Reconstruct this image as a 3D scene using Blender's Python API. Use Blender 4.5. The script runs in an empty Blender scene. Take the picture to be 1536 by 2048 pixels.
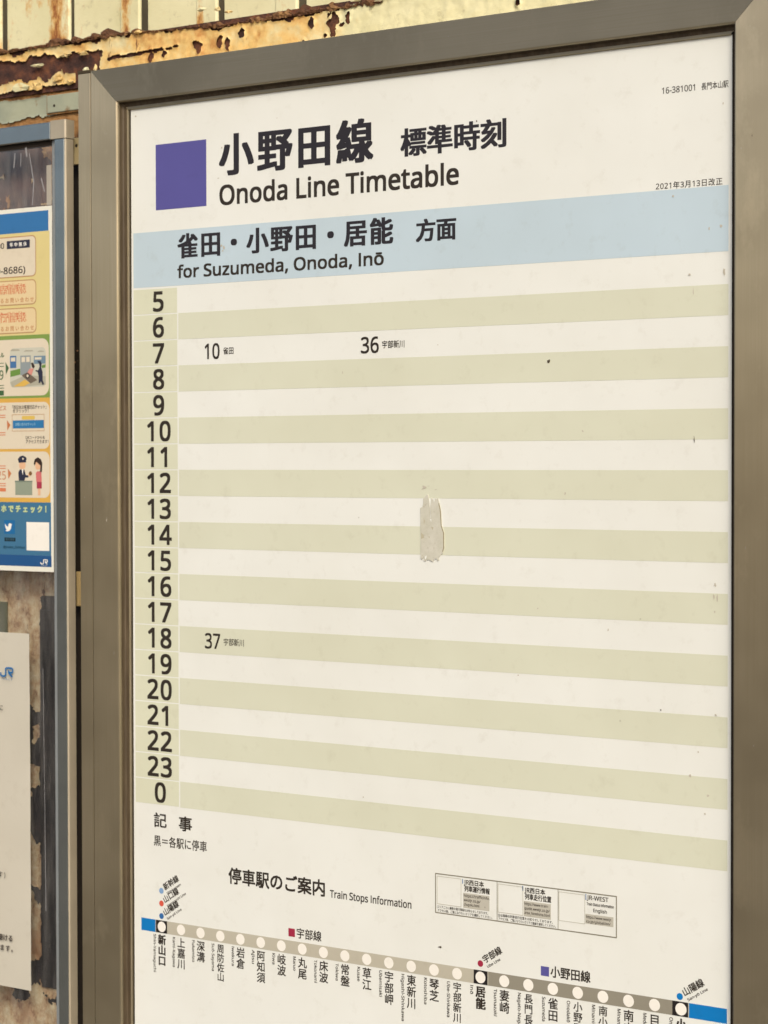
import bpy, math, random
import numpy as np
from mathutils import Vector, Matrix, noise

random.seed(7)
S = bpy.context.scene
COL = S.collection

# ------------------------------------------------------------------ units
# One "row" is one hour line of the printed timetable (23.8 mm).
# X runs right along the wall, Y runs down in rows, h is the distance out
# from the printed sheet towards the platform.
R = 0.0238
Z0 = 1.71


def W(X, Y, h=0.0):
    return Vector((X * R, -h * R, Z0 - Y * R))


# ------------------------------------------------------------------ camera
cam = bpy.data.cameras.new('camera')
camo = bpy.data.objects.new('camera', cam)
COL.objects.link(camo)
S.camera = camo
cam.sensor_fit = 'HORIZONTAL'
cam.sensor_width = 36.0
cam.lens = 4323.8 / 1536 * 36.0
cam.dof.use_dof = True
cam.dof.focus_distance = 1.80
cam.dof.aperture_fstop = 18
cam.clip_start = 0.05
cam.clip_end = 500
camo.location = W(53.7525, 6.7190, 63.6766)
# rows: camera right, camera down, camera forward in (X, Ydown, into wall)
Rm = ((0.821600770530074, 0.0017795458923080024, 0.570060529313165),
      (0.011694163143388094, 0.9997320855482738, -0.01997507631212),
      (-0.5699433484240031, 0.023077918920829145, 0.8213598415101138))


def wdir(r):
    return Vector((r[0], r[2], -r[1]))


cr, cd, cf = (wdir(r) for r in Rm)
M = Matrix(((cr.x, -cd.x, -cf.x), (cr.y, -cd.y, -cf.y), (cr.z, -cd.z, -cf.z)))
camo.rotation_euler = M.to_euler()

# ------------------------------------------------------------------ light
SUN_EL, SUN_AZ = math.radians(33), math.radians(42)   # azimuth from the wall's normal towards the right
world = bpy.data.worlds.new('World')
S.world = world
world.use_nodes = True
wn = world.node_tree
bg = wn.nodes['Background']
sky = wn.nodes.new('ShaderNodeTexSky')
sky.sky_type = 'NISHITA'
sky.sun_disc = False
sky.sun_elevation = SUN_EL
sky.sun_rotation = math.radians(180) - SUN_AZ
sky.air_density = 0.7
sky.dust_density = 4.0
sky.ozone_density = 0.3
wn.links.new(sky.outputs[0], bg.inputs[0])
bg.inputs[1].default_value = 0.12
sd = bpy.data.lights.new('sun', 'SUN')
sd.energy = 1.5
sd.angle = math.radians(14)
sd.color = (1.0, 0.928, 0.785)
so = bpy.data.objects.new('sun', sd)
COL.objects.link(so)
tosun = Vector((math.sin(SUN_AZ) * math.cos(SUN_EL), -math.cos(SUN_AZ) * math.cos(SUN_EL), math.sin(SUN_EL)))
so.rotation_euler = tosun.to_track_quat('Z', 'Y').to_euler()
so.location = (2, -3, 4)
S.view_settings.view_transform = 'Standard'
S.view_settings.look = 'None'
S.view_settings.exposure = 0.285
S.view_settings.gamma = 1.0

# ------------------------------------------------------------------ materials


def srgb(r, g, b):
    f = lambda c: (c / 255 / 12.92) if c <= 10 else ((c / 255 + .055) / 1.055) ** 2.4
    return (f(r), f(g), f(b), 1)


class NT:
    def __init__(s, name):
        s.m = bpy.data.materials.new(name)
        s.m.use_nodes = True
        s.t = s.m.node_tree
        s.p = s.t.nodes['Principled BSDF']

    def n(s, typ, **kw):
        x = s.t.nodes.new(typ)
        for k, v in kw.items():
            if k.startswith('i_'):
                x.inputs[int(k[2:])].default_value = v
            else:
                setattr(x, k, v)
        return x

    def l(s, a, b):
        s.t.links.new(a, b)

    def pos(s, scale=(1, 1, 1), obj=False):
        if obj:
            g = s.n('ShaderNodeTexCoord').outputs['Object']
        else:
            g = s.n('ShaderNodeNewGeometry').outputs['Position']
        mp = s.n('ShaderNodeMapping')
        mp.inputs['Scale'].default_value = scale
        s.l(g, mp.inputs['Vector'])
        return mp.outputs[0]

    def noise(s, vec, scale, detail=4, rough=.6, w=0):
        x = s.n('ShaderNodeTexNoise')
        x.inputs['Scale'].default_value = scale
        x.inputs['Detail'].default_value = detail
        x.inputs['Roughness'].default_value = rough
        s.l(vec, x.inputs['Vector'])
        return x.outputs[0]

    def ramp(s, fac, a, b, ca=(0, 0, 0, 1), cb=(1, 1, 1, 1), mid=None):
        x = s.n('ShaderNodeValToRGB')
        e = x.color_ramp.elements
        e[0].position = a; e[1].position = b
        e[0].color = ca; e[1].color = cb
        if mid:
            k = e.new(mid[0]); k.color = mid[1]
        s.l(fac, x.inputs[0])
        return x.outputs[0]

    def mix(s, fac, a, b, mode='MIX'):
        x = s.n('ShaderNodeMix', data_type='RGBA', blend_type=mode)
        for sock, v in ((x.inputs[0], fac), (x.inputs[6], a), (x.inputs[7], b)):
            if hasattr(v, 'node'):
                s.l(v, sock)
            else:
                sock.default_value = v
        return x.outputs[2]

    def math(s, op, a, b=0.0):
        x = s.n('ShaderNodeMath', operation=op)
        for sock, v in ((x.inputs[0], a), (x.inputs[1], b)):
            if hasattr(v, 'node'):
                s.l(v, sock)
            else:
                sock.default_value = v
        return x.outputs[0]

    def bump(s, hgt, strength, dist):
        x = s.n('ShaderNodeBump')
        x.inputs['Strength'].default_value = strength
        x.inputs['Distance'].default_value = dist
        s.l(hgt, x.inputs['Height'])
        s.l(x.outputs[0], s.p.inputs['Normal'])

    def set(s, **kw):
        for k, v in kw.items():
            i = s.p.inputs[k.replace('_', ' ')]
            if hasattr(v, 'node'):
                s.l(v, i)
            else:
                i.default_value = v
        return s


_prints = {}


def print_mat(name, col, rough=.42, dirt=1.0):
    """ink or paper of a printed sheet: the same faint grime runs over all inks"""
    if name in _prints:
        return _prints[name]
    k = NT(name)
    v = k.pos()
    big = k.ramp(k.noise(v, 9, 3), .35, .75, (1, 1, 1, 1), (.95, .945, .93, 1))
    mid = k.ramp(k.noise(v, 60, 5, .7), .56, .80, (1, 1, 1, 1), (.90, .89, .87, 1))
    # tiny fly specks
    vo = k.n('ShaderNodeTexVoronoi'); vo.inputs['Scale'].default_value = 55; k.l(v, vo.inputs['Vector'])
    rnd = k.n('ShaderNodeSeparateColor'); k.l(vo.outputs['Color'], rnd.inputs[0])
    sp = k.math('MULTIPLY', k.math('LESS_THAN', vo.outputs['Distance'], k.math('MULTIPLY', rnd.outputs[1], .045)),
                k.math('LESS_THAN', rnd.outputs[0], .10))
    c = k.mix(dirt, col, k.mix(1.0, k.mix(1.0, col, big, 'MULTIPLY'), mid, 'MULTIPLY'))
    c = k.mix(k.math('MULTIPLY', sp, .28 * dirt), c, srgb(110, 100, 80))
    k.set(Base_Color=c, Roughness=k.ramp(k.noise(v, 30, 4), .3, .7, (rough - .08,) * 3 + (1,), (rough + .12,) * 3 + (1,)))
    k.p.inputs['Specular IOR Level'].default_value = .45
    k.bump(k.noise(v, 11, 2), .45, .0025)
    _prints[name] = k.m
    return k.m


PAPER = print_mat('poster_paper', srgb(226, 229, 224))
INK = print_mat('black_ink', srgb(46, 39, 31), .5, .4)
INK2 = print_mat('blue_black_ink', srgb(40, 37, 42), .5, .4)
STRIPE = print_mat('khaki_stripe_ink', srgb(209, 212, 192))
CELL = print_mat('khaki_cell_ink', srgb(210, 213, 190))
BAND = print_mat('pale_blue_ink', srgb(187, 206, 217))
PURPLE = print_mat('purple_ink', srgb(87, 84, 152))
TAN = print_mat('tan_ink', srgb(184, 180, 164))
GREY = print_mat('grey_ink', srgb(142, 138, 124))
BLUE = print_mat('line_blue_ink', srgb(0, 118, 190))
BLACK = print_mat('line_black_ink', srgb(28, 22, 20), .5, .4)
WHITE = print_mat('white_dot_ink', srgb(238, 236, 228))
LBLUE = print_mat('light_blue_ink', srgb(125, 160, 200))
DBLUE = print_mat('dark_blue_ink', srgb(50, 105, 165))
RED = print_mat('red_ink', srgb(208, 88, 70))
CRIMSON = print_mat('crimson_ink', srgb(158, 40, 68))
SMUDGE = print_mat('smudge_grey', srgb(188, 182, 168))
SPECK = print_mat('speck_dark', srgb(70, 60, 45))
BOXLINE = print_mat('box_line_grey', srgb(130, 127, 112))
URLGREY = print_mat('address_grey', srgb(186, 184, 172))


def frame_metal(name, tangent, streak):
    k = NT(name)
    v = k.pos(streak)
    g = k.noise(v, 1.0, 5, .65)
    w = k.noise(k.pos(), 7, 3)
    c = k.mix(k.ramp(g, .3, .7), srgb(180, 168, 140), srgb(190, 179, 153))
    c = k.mix(k.ramp(w, .40, .66), c, srgb(166, 155, 130))
    c = k.mix(k.ramp(k.noise(k.pos((1, 1, .5)), 24, 6, .7), .55, .72), c, srgb(190, 178, 150))
    # little scuffs
    sc = k.ramp(k.noise(k.pos((1, 1, .6)), 120, 5, .75), .665, .72)
    c = k.mix(k.math('MULTIPLY', sc, .45), c, srgb(190, 182, 160))
    k.set(Base_Color=c, Metallic=.82, Roughness=k.ramp(g, .2, .8, (.32,) * 3 + (1,), (.42,) * 3 + (1,)),
          Anisotropic=.93)
    tg = k.n('ShaderNodeCombineXYZ', i_0=tangent[0], i_1=tangent[1], i_2=tangent[2])
    k.l(tg.outputs[0], k.p.inputs['Tangent'])
    k.bump(g, .05, .0004)
    return k.m


METAL_V = frame_metal('bronze_anodised_upright', (1, 0, 0), (700, 700, 6))
METAL_H = frame_metal('bronze_anodised_rail', (0, 0, 1), (6, 700, 700))
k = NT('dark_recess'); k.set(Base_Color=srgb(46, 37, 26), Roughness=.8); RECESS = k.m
k = NT('casing_dark_metal'); k.set(Base_Color=srgb(80, 70, 52), Metallic=.5, Roughness=.6); CASING = k.m


def alu(name, col, rough, metal=.9):
    k = NT(name)
    g = k.noise(k.pos((300, 300, 5)), 1, 4)
    sc = k.ramp(k.noise(k.pos((1, 1, .45)), 160, 4, .75), .66, .74)
    w = k.noise(k.pos(), 18, 4)
    c = k.mix(k.ramp(w, .4, .75), col, tuple(x * .8 for x in col[:3]) + (1,))
    c = k.mix(k.math('MULTIPLY', sc, .4), c, srgb(205, 205, 200))
    k.set(Base_Color=c, Metallic=metal, Roughness=k.ramp(g, .2, .8, (rough - .05,) * 3 + (1,), (rough + .08,) * 3 + (1,)))
    k.bump(g, .04, .0003)
    return k.m


ALU = alu('aluminium_post', srgb(178, 184, 180), .15)
k = NT('liner_dark_plastic')
k.set(Base_Color=k.mix(k.ramp(k.noise(k.pos((60, 60, 6)), 4, 4), .4, .7), srgb(74, 63, 48), srgb(92, 80, 62)), Roughness=.5)
k.p.inputs['Specular IOR Level'].default_value = .3
LINER = k.m
ALU_SIDE = alu('aluminium_corner', srgb(190, 180, 158), .42, .35)
GASKET = alu('grey_gasket', srgb(140, 145, 146), .6, .1)


def cream_paint(name, heavy, xorange=None):
    """old cream enamel with rust bleeding through it"""
    k = NT(name)
    v = k.pos()
    n1 = k.noise(v, 22, 6, .7)
    n2 = k.noise(k.pos((1, 1, .35)), 60, 6, .7)
    c = k.mix(k.ramp(k.noise(v, 12, 4), .35, .7), srgb(222, 218, 178), srgb(207, 202, 158))
    dirt = k.ramp(k.noise(v, 90, 5, .7), .58, .72)
    c = k.mix(k.math('MULTIPLY', dirt, .45), c, srgb(150, 140, 105))
    if heavy:
        sep = k.n('ShaderNodeSeparateXYZ'); k.l(v, sep.inputs[0])
        xr = k.math('DIVIDE', sep.outputs[0], R)
        # rust bleeding is strongest on the left stretch
        fall = k.n('ShaderNodeMapRange'); k.l(xr, fall.inputs[0])
        fall.inputs[1].default_value = 5.5; fall.inputs[2].default_value = 8.5
        fall.inputs[3].default_value = .20; fall.inputs[4].default_value = -.10
        m = k.math('ADD', n1, fall.outputs[0])
        c = k.mix(k.ramp(m, .50, .72), c, srgb(218, 184, 116))
        c = k.mix(k.ramp(m, .72, .86), c, srgb(184, 128, 66))
        m2 = k.math('ADD', n2, k.math('MULTIPLY', fall.outputs[0], .35))
        c = k.mix(k.ramp(m2, .70, .75), c, srgb(98, 54, 26))
    else:
        o = k.n('ShaderNodeTexCoord').outputs['Object']
        sep = k.n('ShaderNodeSeparateXYZ'); k.l(o, sep.inputs[0])
        xr = k.math('DIVIDE', sep.outputs[0], R)
        d = k.math('ABSOLUTE', k.math('SUBTRACT', xr, 2.95))
        streak = k.n('ShaderNodeMapRange'); k.l(d, streak.inputs[0])
        streak.inputs[1].default_value = 0; streak.inputs[2].default_value = .75
        streak.inputs[3].default_value = .19; streak.inputs[4].default_value = -.03
        xf = k.n('ShaderNodeMapRange'); sw = k.n('ShaderNodeSeparateXYZ'); k.l(v, sw.inputs[0])
        k.l(sw.outputs[0], xf.inputs[0])
        xf.inputs[1].default_value = -9 * R; xf.inputs[2].default_value = 1 * R
        xf.inputs[3].default_value = .06; xf.inputs[4].default_value = -.09
        m = k.math('ADD', k.math('ADD', k.noise(k.pos((1, 1, .5)), 42, 7, .75), streak.outputs[0]), xf.outputs[0])
        c = k.mix(k.ramp(m, .56, .68), c, srgb(204, 160, 92))
        c = k.mix(k.ramp(m, .66, .76), c, srgb(140, 82, 38))
        c = k.mix(k.ramp(m, .78, .84), c, srgb(84, 46, 24))
        m = k.math('MULTIPLY', m, -1)
    k.set(Base_Color=c, Roughness=.55)
    k.bump(k.noise(v, 130, 6, .7), .35, .0012)
    return k.m


CREAM = cream_paint('cream_wall_paint', False)
CREAM_R = cream_paint('cream_beam_paint', True)


def rust_mat(name, a, b, c3, scale=55):
    k = NT(name)
    v = k.pos()
    n = k.noise(v, scale, 8, .75)
    c = k.ramp(n, .32, .70, a, c3, (.5, b))
    k.set(Base_Color=c, Roughness=.85)
    k.bump(k.noise(v, scale * 3, 8, .75), .9, .002)
    return k.m


RUST = rust_mat('deep_rust', srgb(38, 24, 22), srgb(78, 48, 38), srgb(128, 78, 46))
RUST2 = rust_mat('flaking_rust', srgb(84, 58, 36), srgb(150, 108, 62), srgb(186, 146, 94))
CRUST = rust_mat('dark_rust_crust', srgb(56, 34, 24), srgb(96, 62, 38), srgb(158, 122, 78), 40)
SLATE = rust_mat('dark_blue_steel', srgb(22, 22, 28), srgb(36, 33, 38), srgb(66, 52, 50), 30)

k = NT('tan_flaking_paint')
v = k.pos((1, 1, .7))
n = k.noise(v, 70, 7, .75)
c = k.ramp(n, .36, .62, srgb(132, 90, 62), srgb(228, 212, 176), (.47, srgb(200, 168, 128)))
c = k.mix(k.ramp(k.noise(k.pos((1, 1, .25)), 120, 4), .66, .70), c, srgb(72, 50, 44))
c = k.mix(k.ramp(k.noise(k.pos(), 16, 3), .52, .7), c, srgb(176, 128, 92))
k.set(Base_Color=c, Roughness=.8)
k.bump(n, .9, .002)
TANP = k.m

k = NT('pale_green_paint')
v = k.pos()
c = k.mix(k.ramp(k.noise(v, 25, 5), .35, .7), srgb(166, 170, 146), srgb(146, 152, 134))
c = k.mix(k.ramp(k.noise(v, 60, 7, .75), .60, .72), c, srgb(132, 108, 74))
k.set(Base_Color=c, Roughness=.55)
k.bump(k.noise(v, 160, 5), .3, .001)
GREENP = k.m

# clear acrylic: see-through with a dull scratched veil and a soft reflection
k = NT('clear_acrylic')
out = k.t.nodes['Material Output']
tr = k.n('ShaderNodeBsdfTransparent'); tr.inputs[0].default_value = (.93, .94, .95, 1)
gl = k.n('ShaderNodeBsdfGlossy'); gl.inputs['Roughness'].default_value = .12
df = k.n('ShaderNodeBsdfDiffuse'); df.inputs[0].default_value = srgb(196, 192, 186)
lw = k.n('ShaderNodeLayerWeight'); lw.inputs[0].default_value = .5
frs = k.math('ADD', .04, k.math('POWER', lw.outputs['Facing'], 4.0))
veil = k.ramp(k.noise(k.pos((1, 1, .12)), 90, 6, .75), .45, .78, (.01,) * 3 + (1,), (.12,) * 3 + (1,))
m1 = k.n('ShaderNodeMixShader'); k.l(veil, m1.inputs[0]); k.l(tr.outputs[0], m1.inputs[1]); k.l(df.outputs[0], m1.inputs[2])
m2 = k.n('ShaderNodeMixShader'); k.l(frs, m2.inputs[0]); k.l(m1.outputs[0], m2.inputs[1]); k.l(gl.outputs[0], m2.inputs[2])
k.l(m2.outputs[0], out.inputs[0])
ACRYLIC = k.m

k = NT('pane_scratch_haze')
tr = k.n('ShaderNodeBsdfTransparent'); df = k.n('ShaderNodeBsdfDiffuse'); df.inputs[0].default_value = srgb(200, 200, 202)
mx = k.n('ShaderNodeMixShader'); mx.inputs[0].default_value = .42
k.l(tr.outputs[0], mx.inputs[1]); k.l(df.outputs[0], mx.inputs[2]); k.l(mx.outputs[0], k.t.nodes['Material Output'].inputs[0])
PSCR = k.m

k = NT('platform_concrete')
c = k.ramp(k.noise(k.pos(), 3, 8), .3, .7, srgb(88, 84, 76), srgb(108, 103, 94))
k.set(Base_Color=c, Roughness=.9)
CONC = k.m

k = NT('torn_tape_layer')
v = k.pos()
c = k.mix(k.ramp(k.noise(v, 60, 6, .7), .4, .65), srgb(201, 200, 187), srgb(188, 187, 170))
c = k.mix(k.ramp(k.noise(v, 200, 4, .7), .62, .72), c, srgb(160, 150, 126))
k.set(Base_Color=c, Roughness=.6)
k.bump(k.noise(v, 160, 4), .4, .001)
TAPE = k.m

# ------------------------------------------------------------------ object helpers


def tag(o, label=None, cat=None, group=None, kind=None):
    if label: o['label'] = label
    if cat: o['category'] = cat
    if group: o['group'] = group
    if kind: o['kind'] = kind
    return o


def link(name, me, mat, parent=None, loc=None):
    o = bpy.data.objects.new(name, me)
    COL.objects.link(o)
    if mat is not None and len(me.materials) == 0:
        me.materials.append(mat)
    if parent is not None:
        o.parent = parent
    if loc is not None:
        o.location = loc
    return o


def thing(name, X, Y, h, label, cat, group=None):
    o = bpy.data.objects.new(name, None)
    COL.objects.link(o)
    o.location = W(X, Y, h)
    o.empty_display_size = .05
    tag(o, label, cat, group)
    return o


def root_loc(p):
    v = Vector((0, 0, 0))
    while p is not None:
        v += p.location
        p = p.parent
    return v


def meshobj(name, verts, faces, mat, parent=None, smooth=False, origin=None):
    """verts in (X, Y, h) rows; the object's origin is `origin` (rows) or the parent's"""
    base = root_loc(parent)
    o0 = W(*origin) if origin is not None else base
    me = bpy.data.meshes.new(name)
    me.from_pydata([tuple(W(*v) - o0) for v in verts], [], faces)
    me.update()
    if smooth:
        me.polygons.foreach_set('use_smooth', [True] * len(me.polygons))
    return link(name, me, mat, parent, (o0 - base) if origin is not None else None)


def quadm(x0, x1, y0, y1, h):
    return [(x0, y1, h), (x1, y1, h), (x1, y0, h), (x0, y0, h)], [(0, 1, 2, 3)]


def rect(name, x0, x1, y0, y1, h, mat, parent, origin=None):
    v, f = quadm(x0, x1, y0, y1, h)
    return meshobj(name, v, f, mat, parent, origin=origin)


def poly(name, pts, h, mat, parent):
    # pts in reading order; made to face the platform
    a = sum(pts[i][0] * pts[(i + 1) % len(pts)][1] - pts[(i + 1) % len(pts)][0] * pts[i][1] for i in range(len(pts)))
    if a > 0:
        pts = pts[::-1]
    return meshobj(name, [(x, y, h) for x, y in pts], [tuple(range(len(pts)))], mat, parent)


def boxm(x0, x1, y0, y1, h0, h1, bev=0.0):
    """box with its front edges chamfered by bev"""
    b = bev
    if b <= 0:
        v = [(x0, y0, h0), (x1, y0, h0), (x1, y1, h0), (x0, y1, h0), (x0, y0, h1), (x1, y0, h1), (x1, y1, h1), (x0, y1, h1)]
        f = [(0, 1, 2, 3), (4, 7, 6, 5), (0, 4, 5, 1), (1, 5, 6, 2), (2, 6, 7, 3), (3, 7, 4, 0)]
        return v, f
    rings = [(0, h0), (0, h1 - b), (b * .29, h1 - b * .29), (b, h1)]
    v = []
    for i, h in rings:
        v += [(x0 + i, y0 + i, h), (x1 - i, y0 + i, h), (x1 - i, y1 - i, h), (x0 + i, y1 - i, h)]
    f = [(0, 1, 2, 3)]
    for r in range(3):
        for q in range(4):
            a, c = r * 4 + q, r * 4 + (q + 1) % 4
            f.append((a, a + 4, c + 4, c))
    f.append((12, 15, 14, 13))
    return v, f


def box(name, x0, x1, y0, y1, h0, h1, mat, parent=None, bev=0.0, origin=None):
    v, f = boxm(x0, x1, y0, y1, h0, h1, bev)
    return meshobj(name, v, f, mat, parent, origin=origin)


def rrect_pts(x0, x1, y0, y1, r, n=6):
    P = []
    for cx, cy, a0 in ((x1 - r, y0 + r, -90), (x1 - r, y1 - r, 0), (x0 + r, y1 - r, 90), (x0 + r, y0 + r, 180)):
        for i in range(n + 1):
            a = math.radians(a0 + 90 * i / n)
            P.append((cx + r * math.cos(a), cy + r * math.sin(a)))
    return P


def ring(name, outer, inner, h, mat, parent):
    n = len(outer)
    v = [(x, y, h) for x, y in outer] + [(x, y, h) for x, y in inner]
    f = [(i, n + i, n + (i + 1) % n, (i + 1) % n) for i in range(n)]
    return meshobj(name, v, f, mat, parent)


def disc(name, x, y, rad, h, mat, parent, n=32):
    return poly(name, [(x + rad * math.cos(2 * math.pi * i / n), y + rad * math.sin(2 * math.pi * i / n)) for i in range(n)], h, mat, parent)


def dup(o, loc=None, parent=None):
    c = o.copy()
    COL.objects.link(c)
    if parent is not None:
        c.parent = parent
    if loc is not None:
        c.location = loc
    return c


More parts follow.
